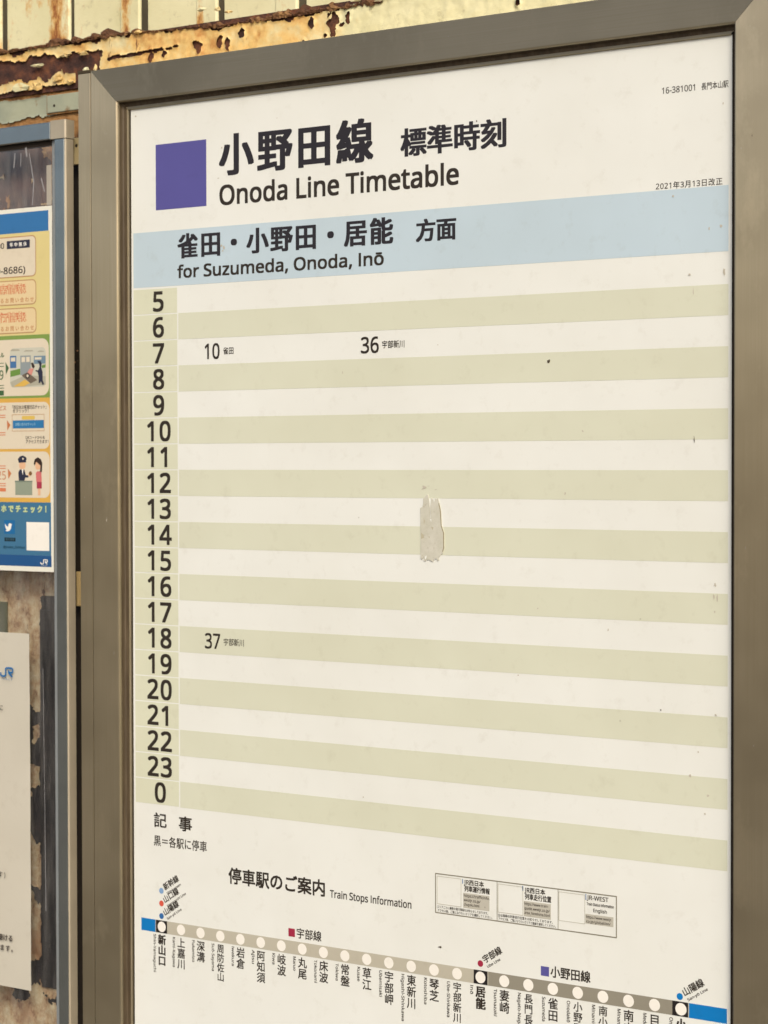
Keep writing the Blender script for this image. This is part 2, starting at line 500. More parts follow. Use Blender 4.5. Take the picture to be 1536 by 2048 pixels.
# ------------------------------------------------------------------ lettering
# Outlines of a plain humanist sans: character code -> (advance, contours as x, y pairs), 1000 units to the em.
OUTLINES = {
    65: (644, [[550,0,463,223,177,223,92,0,0,0,281,723,363,723,643,0],[355,521,345,551,331,594,321,629,310,588,299,551,289,521,208,304,436,304]]),
    66: (655, [[304,720,386,716,454,702,508,680,546,647,569,601,577,542,561,466,515,412,440,382,440,377,522,351,555,328,580,296,596,256,601,205,598,163,588,126,571,93,534,53,485,24,445,11,400,3,351,0,98,0,98,720],[322,413,377,417,419,427,449,443,474,480,483,531,473,582,441,617,408,631,363,639,308,642,189,642,189,413],[189,338,189,77,334,77,391,81,436,93,467,114,495,157,504,212,488,278,465,303,432,322,327,338]]),
    67: (637, [[406,650,303,631,260,607,224,573,174,482,157,360,160,303,170,252,185,206,207,165,234,132,268,105,307,85,353,74,405,70,495,78,578,98,578,19,495,-3,392,-10,323,-5,262,10,209,35,164,70,127,113,98,164,78,223,66,289,62,361,64,414,72,464,84,510,102,553,124,592,151,627,182,658,218,683,259,703,304,718,354,727,407,730,514,719,606,688,570,611,496,638]]),
    68: (736, [[675,367,670,291,655,223,630,164,596,114,553,73,501,41,441,18,374,5,298,0,98,0,98,720,320,720,389,716,452,702,508,680,557,649,598,609,631,561,655,505,670,440],[579,364,575,424,565,477,547,521,523,559,492,589,454,613,411,629,362,639,307,642,189,642,189,78,286,78,376,86,449,110,506,150,546,206,571,277]]),
    69: (561, [[500,0,98,0,98,720,500,720,500,640,189,640,189,415,482,415,482,337,189,337,189,80,500,80]]),
    70: (523, [[189,0,98,0,98,720,500,720,500,640,189,640,189,385,481,385,481,306,189,306]]),
    71: (734, [[410,380,659,380,659,27,542,-1,406,-10,336,-5,273,10,218,35,171,69,132,112,101,163,79,222,66,287,62,360,66,432,81,497,106,556,140,607,182,650,233,684,293,710,360,725,435,730,549,719,649,688,615,609,529,638,430,650,375,646,326,635,282,615,245,588,213,555,189,515,171,469,160,417,156,360,159,305,169,254,184,208,206,167,235,133,271,105,315,85,367,73,428,69,508,74,569,86,569,299,410,299]]),
    72: (747, [[648,0,558,0,558,336,189,336,189,0,98,0,98,720,189,720,189,415,558,415,558,720,648,720]]),
    73: (342, [[301,0,40,0,40,52,125,72,125,647,40,668,40,720,301,720,301,668,216,647,216,72,301,52]]),
    74: (275, [[-4,-192,-46,-188,-79,-178,-79,-102,-44,-109,-6,-112,42,-102,79,-67,93,4,93,720,184,720,184,11,181,-33,173,-71,160,-103,132,-142,95,-170,49,-186]]),
    75: (624, [[624,0,517,0,262,344,189,279,189,0,98,0,98,720,189,720,189,365,250,434,313,502,507,720,613,720,328,406]]),
    76: (528, [[98,0,98,720,189,720,189,81,503,81,503,0]]),
    77: (915, [[415,0,178,631,174,631,178,580,181,512,182,437,182,0,98,0,98,720,232,720,454,130,458,130,684,720,817,720,817,0,727,0,727,443,728,513,731,578,734,630,730,630,490,0]]),
    78: (766, [[669,0,563,0,177,598,173,598,177,543,180,475,182,402,182,0,98,0,98,720,203,720,587,124,591,124,588,172,585,243,584,314,584,720,669,720]]),
    79: (788, [[726,361,724,307,717,256,705,209,688,166,667,127,642,92,612,61,577,36,538,16,494,2,447,-7,394,-10,340,-7,291,2,247,17,208,37,173,62,143,92,118,127,97,166,82,210,62,362,66,433,78,497,98,556,126,607,163,650,208,685,262,710,324,726,395,731,463,726,524,711,577,685,622,650,659,607,688,556,709,497,722,432],[157,361,160,303,169,251,183,205,202,164,228,131,261,104,299,84,344,72,394,69,445,72,490,84,528,104,560,131,585,164,605,205,619,251,627,303,630,361,624,445,605,516,574,574,529,617,469,643,395,651,344,648,299,636,261,617,228,590,202,557,183,517,169,471,160,419]]),
    80: (610, [[288,720,374,714,443,695,494,665,530,623,551,570,559,508,544,423,496,350,457,321,407,299,271,280,189,280,189,0,98,0,98,720],[280,642,189,642,189,358,261,358,375,373,415,392,443,419,459,457,465,504,460,547,445,581,421,608,385,627,338,639]]),
    81: (788, [[726,361,723,304,716,251,702,202,684,156,661,116,632,81,599,51,560,26,516,8,689,-171,559,-171,419,-9,407,-10,394,-10,340,-7,291,2,247,17,208,37,173,62,143,92,118,127,97,166,82,210,62,362,66,433,78,497,98,556,126,607,163,650,208,685,262,710,324,726,395,731,463,726,524,711,577,685,622,650,659,607,688,556,709,497,722,432],[157,361,160,303,169,251,183,205,202,164,228,131,261,104,299,84,344,72,394,69,445,72,490,84,528,104,560,131,585,164,605,205,619,251,627,303,630,361,624,445,605,516,574,574,529,617,469,643,395,651,344,648,299,636,261,617,228,590,202,557,183,517,169,471,160,419]]),
    82: (627, [[296,720,353,717,402,710,444,697,495,669,530,629,546,596,556,558,559,515,553,463,537,419,484,358,414,323,612,0,506,0,332,297,189,297,189,0,98,0,98,720],[291,641,189,641,189,374,296,374,350,378,392,390,425,409,455,452,465,511,460,554,446,587,423,611,389,628]]),
    83: (554, [[506,193,503,152,492,115,475,83,451,56,421,33,386,14,345,1,299,-7,249,-10,172,-6,105,6,51,24,51,111,142,82,253,69,343,83,397,123,415,185,400,244,348,289,246,333,143,383,107,414,81,451,66,495,61,547,68,600,90,645,125,681,171,708,207,720,247,728,290,730,399,719,489,690,461,612,380,639,288,650,213,637,167,601,152,546,167,485,217,442,310,400,417,350,484,286,501,244]]),
    84: (561, [[326,0,235,0,235,640,10,640,10,720,550,720,550,640,326,640]]),
    85: (737, [[645,254,642,206,632,161,615,119,591,82,561,51,523,25,478,5,425,-6,365,-10,283,-2,215,22,161,63,122,117,99,181,91,256,91,720,182,720,182,253,187,199,202,154,228,117,265,90,312,74,370,69,429,74,476,92,512,121,536,158,556,254,556,720,645,720]]),
    86: (605, [[605,720,348,0,257,0,0,720,95,720,257,258,276,202,291,150,303,101,314,150,329,203,348,260,509,720]]),
    87: (938, [[925,720,733,0,641,0,501,472,489,515,478,558,469,592,465,614,461,592,454,558,443,515,431,469,294,0,203,0,12,720,107,720,219,280,230,234,239,190,247,148,253,109,260,150,268,194,279,240,291,285,418,720,512,720,644,282,657,235,669,190,677,147,684,109,692,162,704,220,719,281,830,720]]),
    88: (591, [[587,0,484,0,293,313,100,0,4,0,243,375,19,720,120,720,296,438,474,720,570,720,347,377]]),
    89: (571, [[285,366,473,720,571,720,331,279,331,0,240,0,240,275,0,720,99,720]]),
    90: (577, [[537,0,38,0,38,69,417,639,50,639,50,720,527,720,527,651,148,81,537,81]]),
    97: (566, [[290,550,351,545,399,530,437,506,463,472,479,426,484,368,484,0,419,0,402,77,398,77,350,28,294,-1,217,-10,130,7,95,29,69,60,52,100,46,150,53,200,75,241,110,275,160,300,225,316,306,323,397,326,397,358,390,415,368,452,333,471,285,478,205,465,133,437,106,503,190,536],[317,261,256,256,210,245,177,229,148,195,138,149,145,110,166,83,198,67,237,62,280,66,318,78,351,99,376,129,391,168,396,216,396,264]]),
    98: (620, [[174,580,173,516,169,469,174,469,238,526,284,544,342,550,405,542,459,518,504,479,538,425,558,355,565,270,562,212,552,160,537,115,516,77,490,45,459,21,423,4,384,-7,342,-10,284,-4,238,13,174,69,167,69,149,0,86,0,86,766,174,766],[327,476,275,471,236,454,207,427,189,388,174,273,174,269,178,208,189,157,207,116,235,87,276,69,329,64,373,69,409,87,437,117,457,158,469,209,473,271,469,334,457,385,437,425,409,453,372,470]]),
    99: (484, [[303,-10,257,-7,214,3,175,19,140,42,111,72,87,110,70,155,59,207,55,267,59,330,70,384,89,430,114,468,144,498,179,521,219,538,262,547,309,551,388,542,451,521,424,448,367,465,307,473,257,467,217,450,186,421,164,381,147,268,164,158,186,118,216,90,254,72,302,67,380,76,442,98,442,19,382,-3]]),
    100: (620, [[277,-10,215,-2,161,21,116,60,82,114,62,184,55,269,62,354,83,425,116,479,162,519,216,543,278,551,352,540,406,511,446,471,452,471,448,510,446,551,446,766,534,766,534,0,463,0,450,73,446,73,406,31,351,1],[291,64,343,69,383,84,412,110,431,147,443,194,447,252,447,268,443,330,432,382,413,423,385,453,344,471,290,477,247,471,211,452,183,420,163,378,151,327,147,267,151,208,163,157,183,117,211,87,247,69]]),
    101: (569, [[294,551,339,547,378,537,414,520,445,497,470,469,491,435,505,396,514,354,517,307,517,253,147,253,153,197,169,150,194,113,228,87,270,71,320,66,411,75,493,103,493,25,411,-2,316,-10,266,-7,221,4,180,21,144,45,113,77,88,114,70,159,59,209,55,266,59,323,69,373,85,418,108,458,136,490,169,516,207,535,249,547],[293,478,237,468,193,437,172,406,157,369,149,324,425,324,410,404,368,458,335,473]]),
    102: (347, [[335,472,199,472,199,0,110,0,110,472,15,472,15,513,110,544,110,575,115,638,131,688,156,726,191,751,234,766,285,771,344,766,390,753,367,684,330,694,286,699,248,691,220,669,204,631,199,576,199,541,335,541]]),
    103: (620, [[277,551,374,530,413,505,447,469,452,469,464,541,534,541,534,-9,532,-57,523,-100,508,-138,475,-183,429,-216,390,-230,344,-239,292,-242,185,-233,98,-208,98,-126,188,-157,297,-168,341,-164,377,-150,407,-128,429,-97,442,-60,447,-16,447,5,448,40,450,72,446,72,414,36,376,10,330,-5,278,-10,214,-2,159,23,114,64,82,119,62,188,55,269,62,349,82,418,114,474,159,517,213,542],[289,476,247,470,212,452,184,422,164,381,147,268,151,207,164,156,184,115,212,86,248,68,291,63,362,73,410,106,439,164,448,248,448,269,431,388,410,428,379,455,339,471]]),
    104: (623, [[174,542,173,502,169,466,175,466,219,512,277,540,344,550,404,544,453,529,492,503,519,465,532,433,539,395,542,352,542,0,454,0,454,346,446,403,425,444,387,468,333,476,279,470,238,453,209,425,189,387,174,279,174,0,86,0,86,766,174,766]]),
    105: (260, [[174,541,174,0,86,0,86,541],[131,743,167,730,183,687,167,644,131,630,94,644,79,687,94,730]]),
    106: (260, [[22,-242,-22,-238,-55,-230,-55,-158,-24,-165,11,-168,65,-151,80,-125,86,-84,86,541,174,541,174,-81,158,-167,138,-199,109,-223,71,-237],[79,687,94,730,131,743,167,730,183,687,167,644,131,630,94,644]]),
    107: (538, [[173,366,172,324,169,278,173,278,192,302,216,332,238,358,410,541,514,541,295,310,529,0,423,0,235,252,173,199,173,0,86,0,86,766,173,766]]),
    108: (260, [[174,0,86,0,86,766,174,766]]),
    109: (943, [[679,551,735,545,780,530,816,504,841,466,856,415,861,352,861,0,773,0,773,348,767,404,747,444,713,468,664,476,616,471,579,456,551,431,532,396,521,352,517,298,517,0,430,0,430,348,417,419,381,462,319,476,270,470,233,453,206,425,188,387,174,280,174,0,86,0,86,541,157,541,170,467,175,467,217,514,272,542,335,551,392,545,439,528,475,500,500,460,505,460,537,500,579,528,628,545]]),
    110: (623, [[346,551,405,545,454,530,492,504,520,466,536,415,542,352,542,0,454,0,454,346,446,403,425,444,387,468,333,476,279,470,238,454,209,426,190,387,178,339,174,280,174,0,86,0,86,541,157,541,170,467,175,467,220,514,279,542]]),
    111: (610, [[556,271,538,152,488,64,451,32,408,9,304,-10,205,9,126,64,74,152,55,271,59,328,69,379,86,423,109,461,138,493,172,518,212,536,257,547,307,551,354,547,397,536,436,518,471,493,500,461,524,423,542,379,552,328],[147,271,164,161,185,119,216,89,256,70,306,64,355,70,395,89,426,119,447,161,464,271,447,381,425,421,395,451,355,470,305,476,254,470,214,452,185,422,164,381,151,331]]),
    112: (620, [[343,551,405,543,459,520,504,481,538,427,558,357,565,271,562,213,552,162,537,116,516,78,490,46,459,22,424,4,385,-7,342,-10,268,1,213,30,174,69,168,69,172,25,174,-20,174,-242,86,-242,86,541,158,541,170,467,174,467,213,509,268,539],[327,476,278,471,239,455,210,429,191,393,174,288,174,271,189,158,208,117,236,88,276,70,329,64,374,70,410,91,438,123,457,165,473,272,469,330,457,379,437,421,409,451,372,470]]),
    113: (620, [[446,-11,447,31,451,73,445,73,381,14,334,-4,275,-10,214,-2,161,21,116,60,83,114,62,184,55,269,59,328,68,379,84,425,105,463,131,494,162,519,198,536,236,547,278,551,336,545,382,526,447,467,451,467,464,541,534,541,534,-242,446,-242],[292,64,342,69,382,84,411,109,431,146,447,250,447,268,443,331,431,383,412,424,384,453,343,471,290,477,246,471,210,452,183,420,163,378,151,327,147,267,151,208,163,158,183,117,211,88,248,70]]),
    114: (416, [[338,551,371,549,401,545,390,463,362,468,332,470,272,457,222,420,187,363,174,288,174,0,86,0,86,541,158,541,168,442,172,442,214,497,269,536]]),
    115: (483, [[438,149,431,101,411,62,380,31,337,8,222,-10,125,-1,52,24,52,105,131,75,224,62,282,67,322,83,344,109,352,141,341,177,301,210,219,246,129,286,72,335,56,367,51,407,58,450,76,485,107,513,149,534,197,546,254,551,346,541,427,514,396,444,325,468,248,478,200,474,165,460,143,440,136,412,149,375,193,344,275,310,363,270,418,221]]),
    116: (364, [[266,63,308,66,342,74,342,6,302,-6,251,-10,173,5,141,25,115,55,98,99,93,157,93,472,16,472,16,514,94,550,129,665,182,665,182,541,338,541,338,472,182,472,182,159,187,116,205,86,232,68]]),
    117: (623, [[537,541,537,0,465,0,452,72,448,72,403,25,344,-2,276,-10,217,-5,168,11,129,37,102,75,90,106,82,144,80,187,80,541,169,541,169,193,177,136,199,96,236,72,289,64,343,69,385,86,414,114,434,153,449,259,449,541]]),
    118: (512, [[205,0,0,541,95,541,210,222,227,172,243,121,253,79,257,79,269,121,286,173,303,222,417,541,512,541,307,0]]),
    119: (793, [[435,306,419,361,406,410,397,449,393,449,386,410,373,360,357,305,260,1,159,1,11,542,103,542,177,253,193,194,205,138,213,92,217,92,224,122,232,160,243,201,253,237,349,542,446,542,538,237,553,188,567,137,575,93,579,93,586,136,599,192,615,253,691,542,782,542,631,1,527,1]]),
    120: (533, [[214,276,27,541,128,541,267,337,405,541,505,541,319,276,515,0,414,0,267,216,118,0,18,0]]),
    121: (514, [[1,541,96,541,213,233,231,181,247,132,258,86,262,86,281,152,309,234,418,541,514,541,281,-75,236,-163,174,-221,133,-237,85,-242,42,-239,11,-234,11,-163,38,-167,71,-169,125,-158,163,-125,191,-74,219,-2]]),
    122: (474, [[435,0,39,0,39,58,330,472,56,472,56,541,428,541,428,474,141,69,435,69]]),
    48: (577, [[527,361,514,205,472,88,439,46,398,15,365,1,328,-7,287,-10,237,-5,192,10,154,34,122,68,95,111,75,162,61,221,52,287,49,361,52,435,60,502,73,561,92,611,117,654,149,687,188,712,234,726,287,731,338,726,383,712,422,687,454,654,481,611,501,561,516,502,524,435],[138,361,153,197,172,139,200,98,238,74,287,66,336,74,375,98,403,139,423,196,438,361,423,525,403,582,375,623,336,647,287,655,238,647,200,623,172,582,153,525]]),
    49: (577, [[358,0,271,0,271,503,272,553,273,590,275,627,246,600,213,572,136,509,90,569,284,720,358,720]]),
    50: (577, [[524,0,48,0,48,74,237,264,329,361,385,444,404,533,396,586,369,624,328,647,277,654,185,636,104,586,56,645,118,689,192,719,277,730,320,728,359,720,393,707,436,679,468,641,488,594,495,538,489,484,472,433,407,335,311,233,160,85,160,81,524,81]]),
    51: (577, [[497,552,479,468,427,410,348,379,348,375,401,365,444,346,477,321,501,288,515,249,519,205,516,165,506,127,490,93,467,63,437,38,400,17,355,2,303,-7,243,-10,138,-2,45,29,45,112,143,77,244,65,303,69,349,81,384,102,408,131,422,166,427,207,421,248,403,280,374,304,334,321,225,334,155,334,155,409,226,409,325,427,360,447,386,474,401,508,406,546,398,592,371,627,329,648,275,655,206,648,148,627,94,595,49,655,145,708,184,720,228,728,274,730,343,724,399,708,442,680,473,643,491,600]]),
    52: (577, [[557,163,452,163,452,0,366,0,366,163,21,163,21,239,360,724,452,724,452,243,557,243],[366,470,367,518,368,559,370,595,371,629,367,629,347,588,324,551,108,243,366,243]]),
    53: (577, [[277,442,324,439,367,430,405,416,454,386,490,344,506,311,516,273,519,230,516,182,505,140,487,101,462,68,432,41,395,19,352,3,304,-7,250,-10,146,0,64,29,64,113,152,78,251,66,344,82,380,103,406,134,423,173,429,221,424,264,409,300,385,329,351,350,305,363,248,367,184,362,125,352,81,380,108,720,469,720,469,639,184,639,166,431,213,438]]),
    54: (577, [[55,308,64,431,94,545,152,641,179,667,211,689,247,706,287,720,334,727,385,730,432,728,474,721,474,645,433,654,387,657,343,655,305,647,271,634,230,607,198,571,159,478,144,366,150,366,189,409,245,440,321,451,361,448,397,439,430,425,472,394,503,350,518,316,526,276,529,232,526,184,517,141,501,103,480,69,453,41,422,19,386,3,345,-7,301,-10,205,9,163,33,127,68,106,96,88,129,74,167],[299,65,357,75,402,105,424,138,437,180,442,232,438,275,426,311,407,341,380,363,345,377,303,381,220,362,165,312,145,249,155,184,184,124,232,81]]),
    55: (577, [[137,0,433,639,44,639,44,720,527,720,527,651,235,0]]),
    56: (577, [[287,730,347,725,399,710,443,686,476,652,496,609,503,558,485,482,435,425,366,381,447,333,505,271,521,232,526,187,519,130,497,82,462,43,415,14,378,1,336,-7,290,-10,241,-8,197,0,159,13,111,41,77,79,56,127,49,184,55,230,70,269,125,332,199,376,135,422,89,481,73,559,80,610,101,652,134,685,177,710],[136,183,145,134,173,95,203,76,241,64,288,61,334,64,371,76,401,95,430,135,440,186,421,248,369,295,288,334,272,340,198,298,152,248],[286,658,236,652,195,632,168,599,159,555,177,492,225,449,291,415,354,449,399,493,415,555,407,599,380,632,339,652]]),
    57: (577, [[524,412,511,260,499,211,483,166,461,124,434,86,401,53,361,26,313,6,257,-6,194,-10,147,-8,103,0,103,76,145,66,192,63,236,65,275,73,308,86,349,113,381,149,421,242,435,353,429,353,390,311,334,280,257,269,199,276,149,295,107,326,76,369,62,404,53,443,50,487,54,535,63,578,79,617,101,651,128,679,159,701,196,717,236,727,280,730,376,710,418,686,454,651,506,553],[280,655,223,645,178,614,156,582,143,540,138,488,142,445,153,409,172,379,199,357,233,343,276,339,360,358,415,408,435,471,425,536,396,596,348,639]]),
    45: (325, [[40,229,40,312,284,312,284,229]]),
    46: (270, [[73,54,77,86,91,107,134,122,179,107,193,86,198,54,193,23,179,2,134,-14,91,2,77,23]]),
    44: (252, [[187,117,194,106,156,-12,107,-130,41,-130,70,-4,92,117]]),
    58: (270, [[73,54,77,86,91,107,134,122,179,107,193,86,198,54,193,23,179,2,134,-14,91,2,77,23],[73,486,77,519,91,539,134,555,179,539,193,519,198,486,193,455,179,434,134,417,91,434,77,455]]),
    47: (376, [[10,0,278,720,366,720,98,0]]),
    40: (303, [[40,276,44,357,56,437,76,514,105,588,142,656,189,720,272,720,229,655,194,585,166,511,146,435,134,357,130,277,134,200,146,123,166,48,194,-25,229,-94,271,-159,189,-159,142,-98,105,-30,76,42,56,118,44,196]]),
    41: (303, [[262,276,258,196,246,118,226,42,198,-30,161,-98,114,-159,31,-159,74,-94,109,-25,137,48,157,123,168,200,172,277,168,357,157,435,137,511,109,585,73,655,30,720,114,720,161,656,198,588,226,514,246,437,258,357]]),
    64: (907, [[848,360,837,269,805,189,750,132,715,115,674,110,632,117,601,137,568,198,563,198,509,135,469,116,421,110,373,116,334,133,302,161,279,199,265,245,260,297,263,340,272,379,286,415,318,460,361,495,394,511,432,521,474,524,561,517,628,500,618,295,617,270,617,259,622,216,636,190,680,172,709,179,733,198,766,267,777,361,773,420,761,473,740,520,711,560,677,593,636,619,590,638,540,650,486,653,431,650,380,641,334,626,292,606,255,580,222,550,195,515,172,476,154,433,141,387,134,338,131,285,135,223,147,167,166,117,194,75,228,40,270,13,319,-7,374,-19,437,-23,554,-10,653,20,653,-48,556,-78,437,-90,361,-85,293,-70,233,-45,181,-11,138,31,103,82,78,141,63,208,58,282,62,343,71,401,88,456,110,507,138,554,172,595,212,632,257,662,307,687,362,705,422,716,486,720,537,717,585,709,631,695,673,676,711,652,746,624,776,590,801,552,821,510,836,464,845,414],[339,295,345,240,365,202,395,180,434,172,482,183,515,215,529,246,539,282,544,325,550,451,516,458,475,461,430,455,395,437,352,375]]),
    95: (448, [[450,-155,-2,-155,-2,-91,450,-91]]),
    333: (610, [[556,271,538,152,488,64,451,32,408,9,304,-10,205,9,126,64,74,152,55,271,59,328,69,379,86,423,109,461,138,493,172,518,212,536,257,547,307,551,354,547,397,536,436,518,471,493,500,461,524,423,542,379,552,328],[147,271,164,161,185,119,216,89,256,70,306,64,355,70,395,89,426,119,447,161,464,271,447,381,425,421,395,451,355,470,305,476,254,470,214,452,185,422,164,381,151,331],[455,683,455,611,155,611,155,683]]),
    363: (623, [[537,541,537,0,465,0,452,72,448,72,403,25,344,-2,276,-10,217,-5,168,11,129,37,102,75,90,106,82,144,80,187,80,541,169,541,169,193,177,136,199,96,236,72,289,64,343,69,385,86,414,114,434,153,449,259,449,541],[461,683,461,611,161,611,161,683]]),
    33: (271, [[164,203,107,203,82,720,190,720],[73,54,77,86,91,107,135,122,179,107,193,86,198,54,193,23,179,2,135,-14,91,2,77,23]]),
}
OUTLINES[73] = (290, [[100, 0, 190, 0, 190, 720, 100, 720]])
_glyphs = {}


def _tess_curve(cu):
    o = bpy.data.objects.new('tmp', cu)
    COL.objects.link(o)
    dg = bpy.context.evaluated_depsgraph_get()
    ev = o.evaluated_get(dg)
    me = ev.to_mesh()
    me.calc_loop_triangles()
    V = np.array([(v.co.x, v.co.y) for v in me.vertices], dtype=float).reshape(-1, 2)
    T = np.array([tuple(t.vertices) for t in me.loop_triangles], dtype=int).reshape(-1, 3)
    ev.to_mesh_clear()
    bpy.data.objects.remove(o)
    bpy.data.curves.remove(cu)
    # all faces counter-clockwise
    if len(T):
        a, b, c = V[T[:, 0]], V[T[:, 1]], V[T[:, 2]]
        cr_ = (b[:, 0] - a[:, 0]) * (c[:, 1] - a[:, 1]) - (b[:, 1] - a[:, 1]) * (c[:, 0] - a[:, 0])
        T[cr_ < 0] = T[cr_ < 0][:, ::-1]
    return V, T


def glyph(ch):
    """(advance, verts, tris) in em units, y up"""
    if ch in _glyphs:
        return _glyphs[ch]
    if ch == ' ':
        g = (.26, np.zeros((0, 2)), np.zeros((0, 3), int))
    elif ch == '\u3000':
        g = (1.0, np.zeros((0, 2)), np.zeros((0, 3), int))
    elif ord(ch) in OUTLINES:
        adv, contours = OUTLINES[ord(ch)]
        adv /= 1000
        cu = bpy.data.curves.new('tmp', 'CURVE')
        cu.dimensions = '2D'
        cu.fill_mode = 'BOTH'
        for c_ in contours:
            m = len(c_) // 2
            sp = cu.splines.new('POLY')
            sp.points.add(m - 1)
            for q in range(m):
                sp.points[q].co = (c_[2 * q] / 1000, c_[2 * q + 1] / 1000, 0, 1)
            sp.use_cyclic_u = True
        V, T = _tess_curve(cu)
        g = (adv, V, T)
    else:
        cu = bpy.data.curves.new('tmp', 'FONT')
        cu.body = ch
        cu.resolution_u = 3
        V, T = _tess_curve(cu)
        g = (1.0, V, T)
    _glyphs[ch] = g
    return g


def is_cjk(s):
    return any(ord(c) > 0x2e80 for c in s)


def lettering(name, body, x0, x1, top, bot, h, w, mat, parent, rot=0.0, align='fit', vertical=False, wide=1.0):
    """One line of print. CJK: top/bot = ink extent. Latin: top = cap line, bot = baseline.
    w = extra stroke weight (em). x1 None keeps natural width. rot (deg, ccw) about (x0, bot)."""
    wx, w = (w if isinstance(w, tuple) else (w, w))
    cjk = is_cjk(body)
    if cjk:
        em = (bot - top) / (.86 + 2 * w)
        base = -(.075 + w) * em
    else:
        em = (bot - top) / (.72 + 2 * w)
        base = -w * em
    pieces = []
    x = 0.0
    if vertical:
        # top/bot: whole column; x0 = column centre
        n = len(body)
        em = (bot - top) / (n * 1.0 - .1)
        for i, ch in enumerate(body):
            a, V, T = glyph(ch)
            pieces.append((-.5, -(i + .81) * 1.0, V, T))
        allx = None
        sx = em; track = 0
        em_w = min(em, x1 * 1.0) if x1 else em
    else:
        for ch in body:
            a, V, T = glyph(ch)
            pieces.append([x, 0.0, V, T])
            x += a
        lo = min((p[0] + p[2][:, 0].min()) for p in pieces if len(p[2]))
        hi = max((p[0] + p[2][:, 0].max()) for p in pieces if len(p[2]))
        natural = (hi - lo + 2 * wx) * em * wide
        sx = em * wide
        if x1 is not None and align == 'fit':
            want = x1 - x0
            if cjk and want > natural * 1.04 and len(body) > 1:
                tr = (want - natural) / sx / (len(body) - 1)
                for i, p in enumerate(pieces):
                    p[0] += tr * i
            else:
                sx = sx * want / natural
        shift = -lo + wx
        if align == 'pen':
            shift = 0
            for i, p in enumerate(pieces):
                p[0] += .045 * i
        if align == 'centre':
            shift = -(lo + hi) / 2
        for p in pieces:
            p[0] += shift
    VV, FF, off = [], [], 0
    if w > .0:
        offs = [(0, 0), (-wx, -w), (wx, -w), (wx, w), (-wx, w)]
        if max(w, wx) > .016:
            offs += [(0, -w), (wx, 0), (0, w), (-wx, 0)]
    else:
        offs = [(0, 0)]
    cs, sn = math.cos(math.radians(rot)), math.sin(math.radians(rot))
    for li, (ox, oy) in enumerate(offs):
        for p in pieces:
            V, T = p[2], p[3]
            if not len(T):
                continue
            if vertical:
                gx = (V[:, 0] + p[0] + ox) * em_w
                gy = -top - (-(V[:, 1] + p[1] + oy)) * em
                gx, gy = gx + x0, -gy
                PX, PY = gx, gy
            else:
                gx = (V[:, 0] + p[0] + ox) * sx
                gy = (V[:, 1] + p[1] + oy) * em - base
                rx = gx * cs - gy * sn
                ry = gx * sn + gy * cs
                PX, PY = x0 + rx, bot - ry
            hz = np.full(len(PX), h + li * .0002)
            VV.append(np.stack([PX, PY, hz], 1))
            FF.append(T + off)
            off += len(V)
    V = np.concatenate(VV); F = np.concatenate(FF)
    return meshobj(name, V.tolist(), F.tolist(), mat, parent)


def strokes(name, lines, wid, h, mat, parent):
    """thick polylines with round joints, for emblems"""
    v, f = [], []
    lv = 0
    for pts in lines:
        for i in range(len(pts) - 1):
            (ax, ay), (bx, by) = pts[i], pts[i + 1]
            L = math.hypot(bx - ax, by - ay) or 1e-6
            nx, ny = -(by - ay) / L * wid / 2, (bx - ax) / L * wid / 2
            b = len(v)
            hh = h + lv * .0003; lv += 1
            v += [(ax + nx, ay + ny, hh), (bx + nx, by + ny, hh), (bx - nx, by - ny, hh), (ax - nx, ay - ny, hh)]
            f.append((b, b + 1, b + 2, b + 3))
        for (ax, ay) in pts[1:-1]:
            b = len(v); hh = h + lv * .0003; lv += 1
            v += [(ax + wid / 2 * math.cos(-q * math.pi / 5), ay + wid / 2 * math.sin(-q * math.pi / 5), hh) for q in range(10)]
            f.append(tuple(range(b, b + 10)))
    o = meshobj(name, v, f, mat, parent)
    for p in o.data.polygons:
        if p.normal.y > 0:
            p.flip()
    return o


# ------------------------------------------------------------------ ground
gme = bpy.data.meshes.new('platform')
gme.from_pydata([(-60, -60, 0), (60, -60, 0), (60, 60, 0), (-60, 60, 0)], [], [(0, 1, 2, 3)])
tag(link('platform_ground', gme, CONC), kind='structure')

# ------------------------------------------------------------------ corrugated wall
k = NT('dark_joint_filler')
k.set(Base_Color=k.mix(k.ramp(k.noise(k.pos((1, 1, .3)), 60, 4), .4, .7), srgb(78, 72, 52), srgb(58, 50, 36)), Roughness=.8)
JOINT = k.m
wall = thing('corrugated_wall', 8, 60, -3, 'cream painted sheet metal wall of upright panels streaked with rust above the notice boards', 'wall')
box('wall_backing', -40, 40, -40, 71, -5.2, -4.6, RECESS, wall)
PX0, PITCH, GAPW = -12.03, 4.0, .30


def panel_mesh():
    # plan profile of one sheet: return, flat, fold, narrow raised lip, return
    wdt = PITCH - GAPW
    prof = [(0, -4.4), (0, -3.06), (.06, -3.0), (2.58, -3.0), (2.66, -2.93), (wdt - .10, -2.93), (wdt - .02, -3.0), (wdt, -3.1), (wdt, -4.4)]
    v, f = [], []
    for y in (-34, -8.4):
        v += [(x, y, h) for x, h in prof]
    n = len(prof)
    for i in range(n - 1):
        f.append((i, i + n, i + n + 1, i + 1))
    return v, f


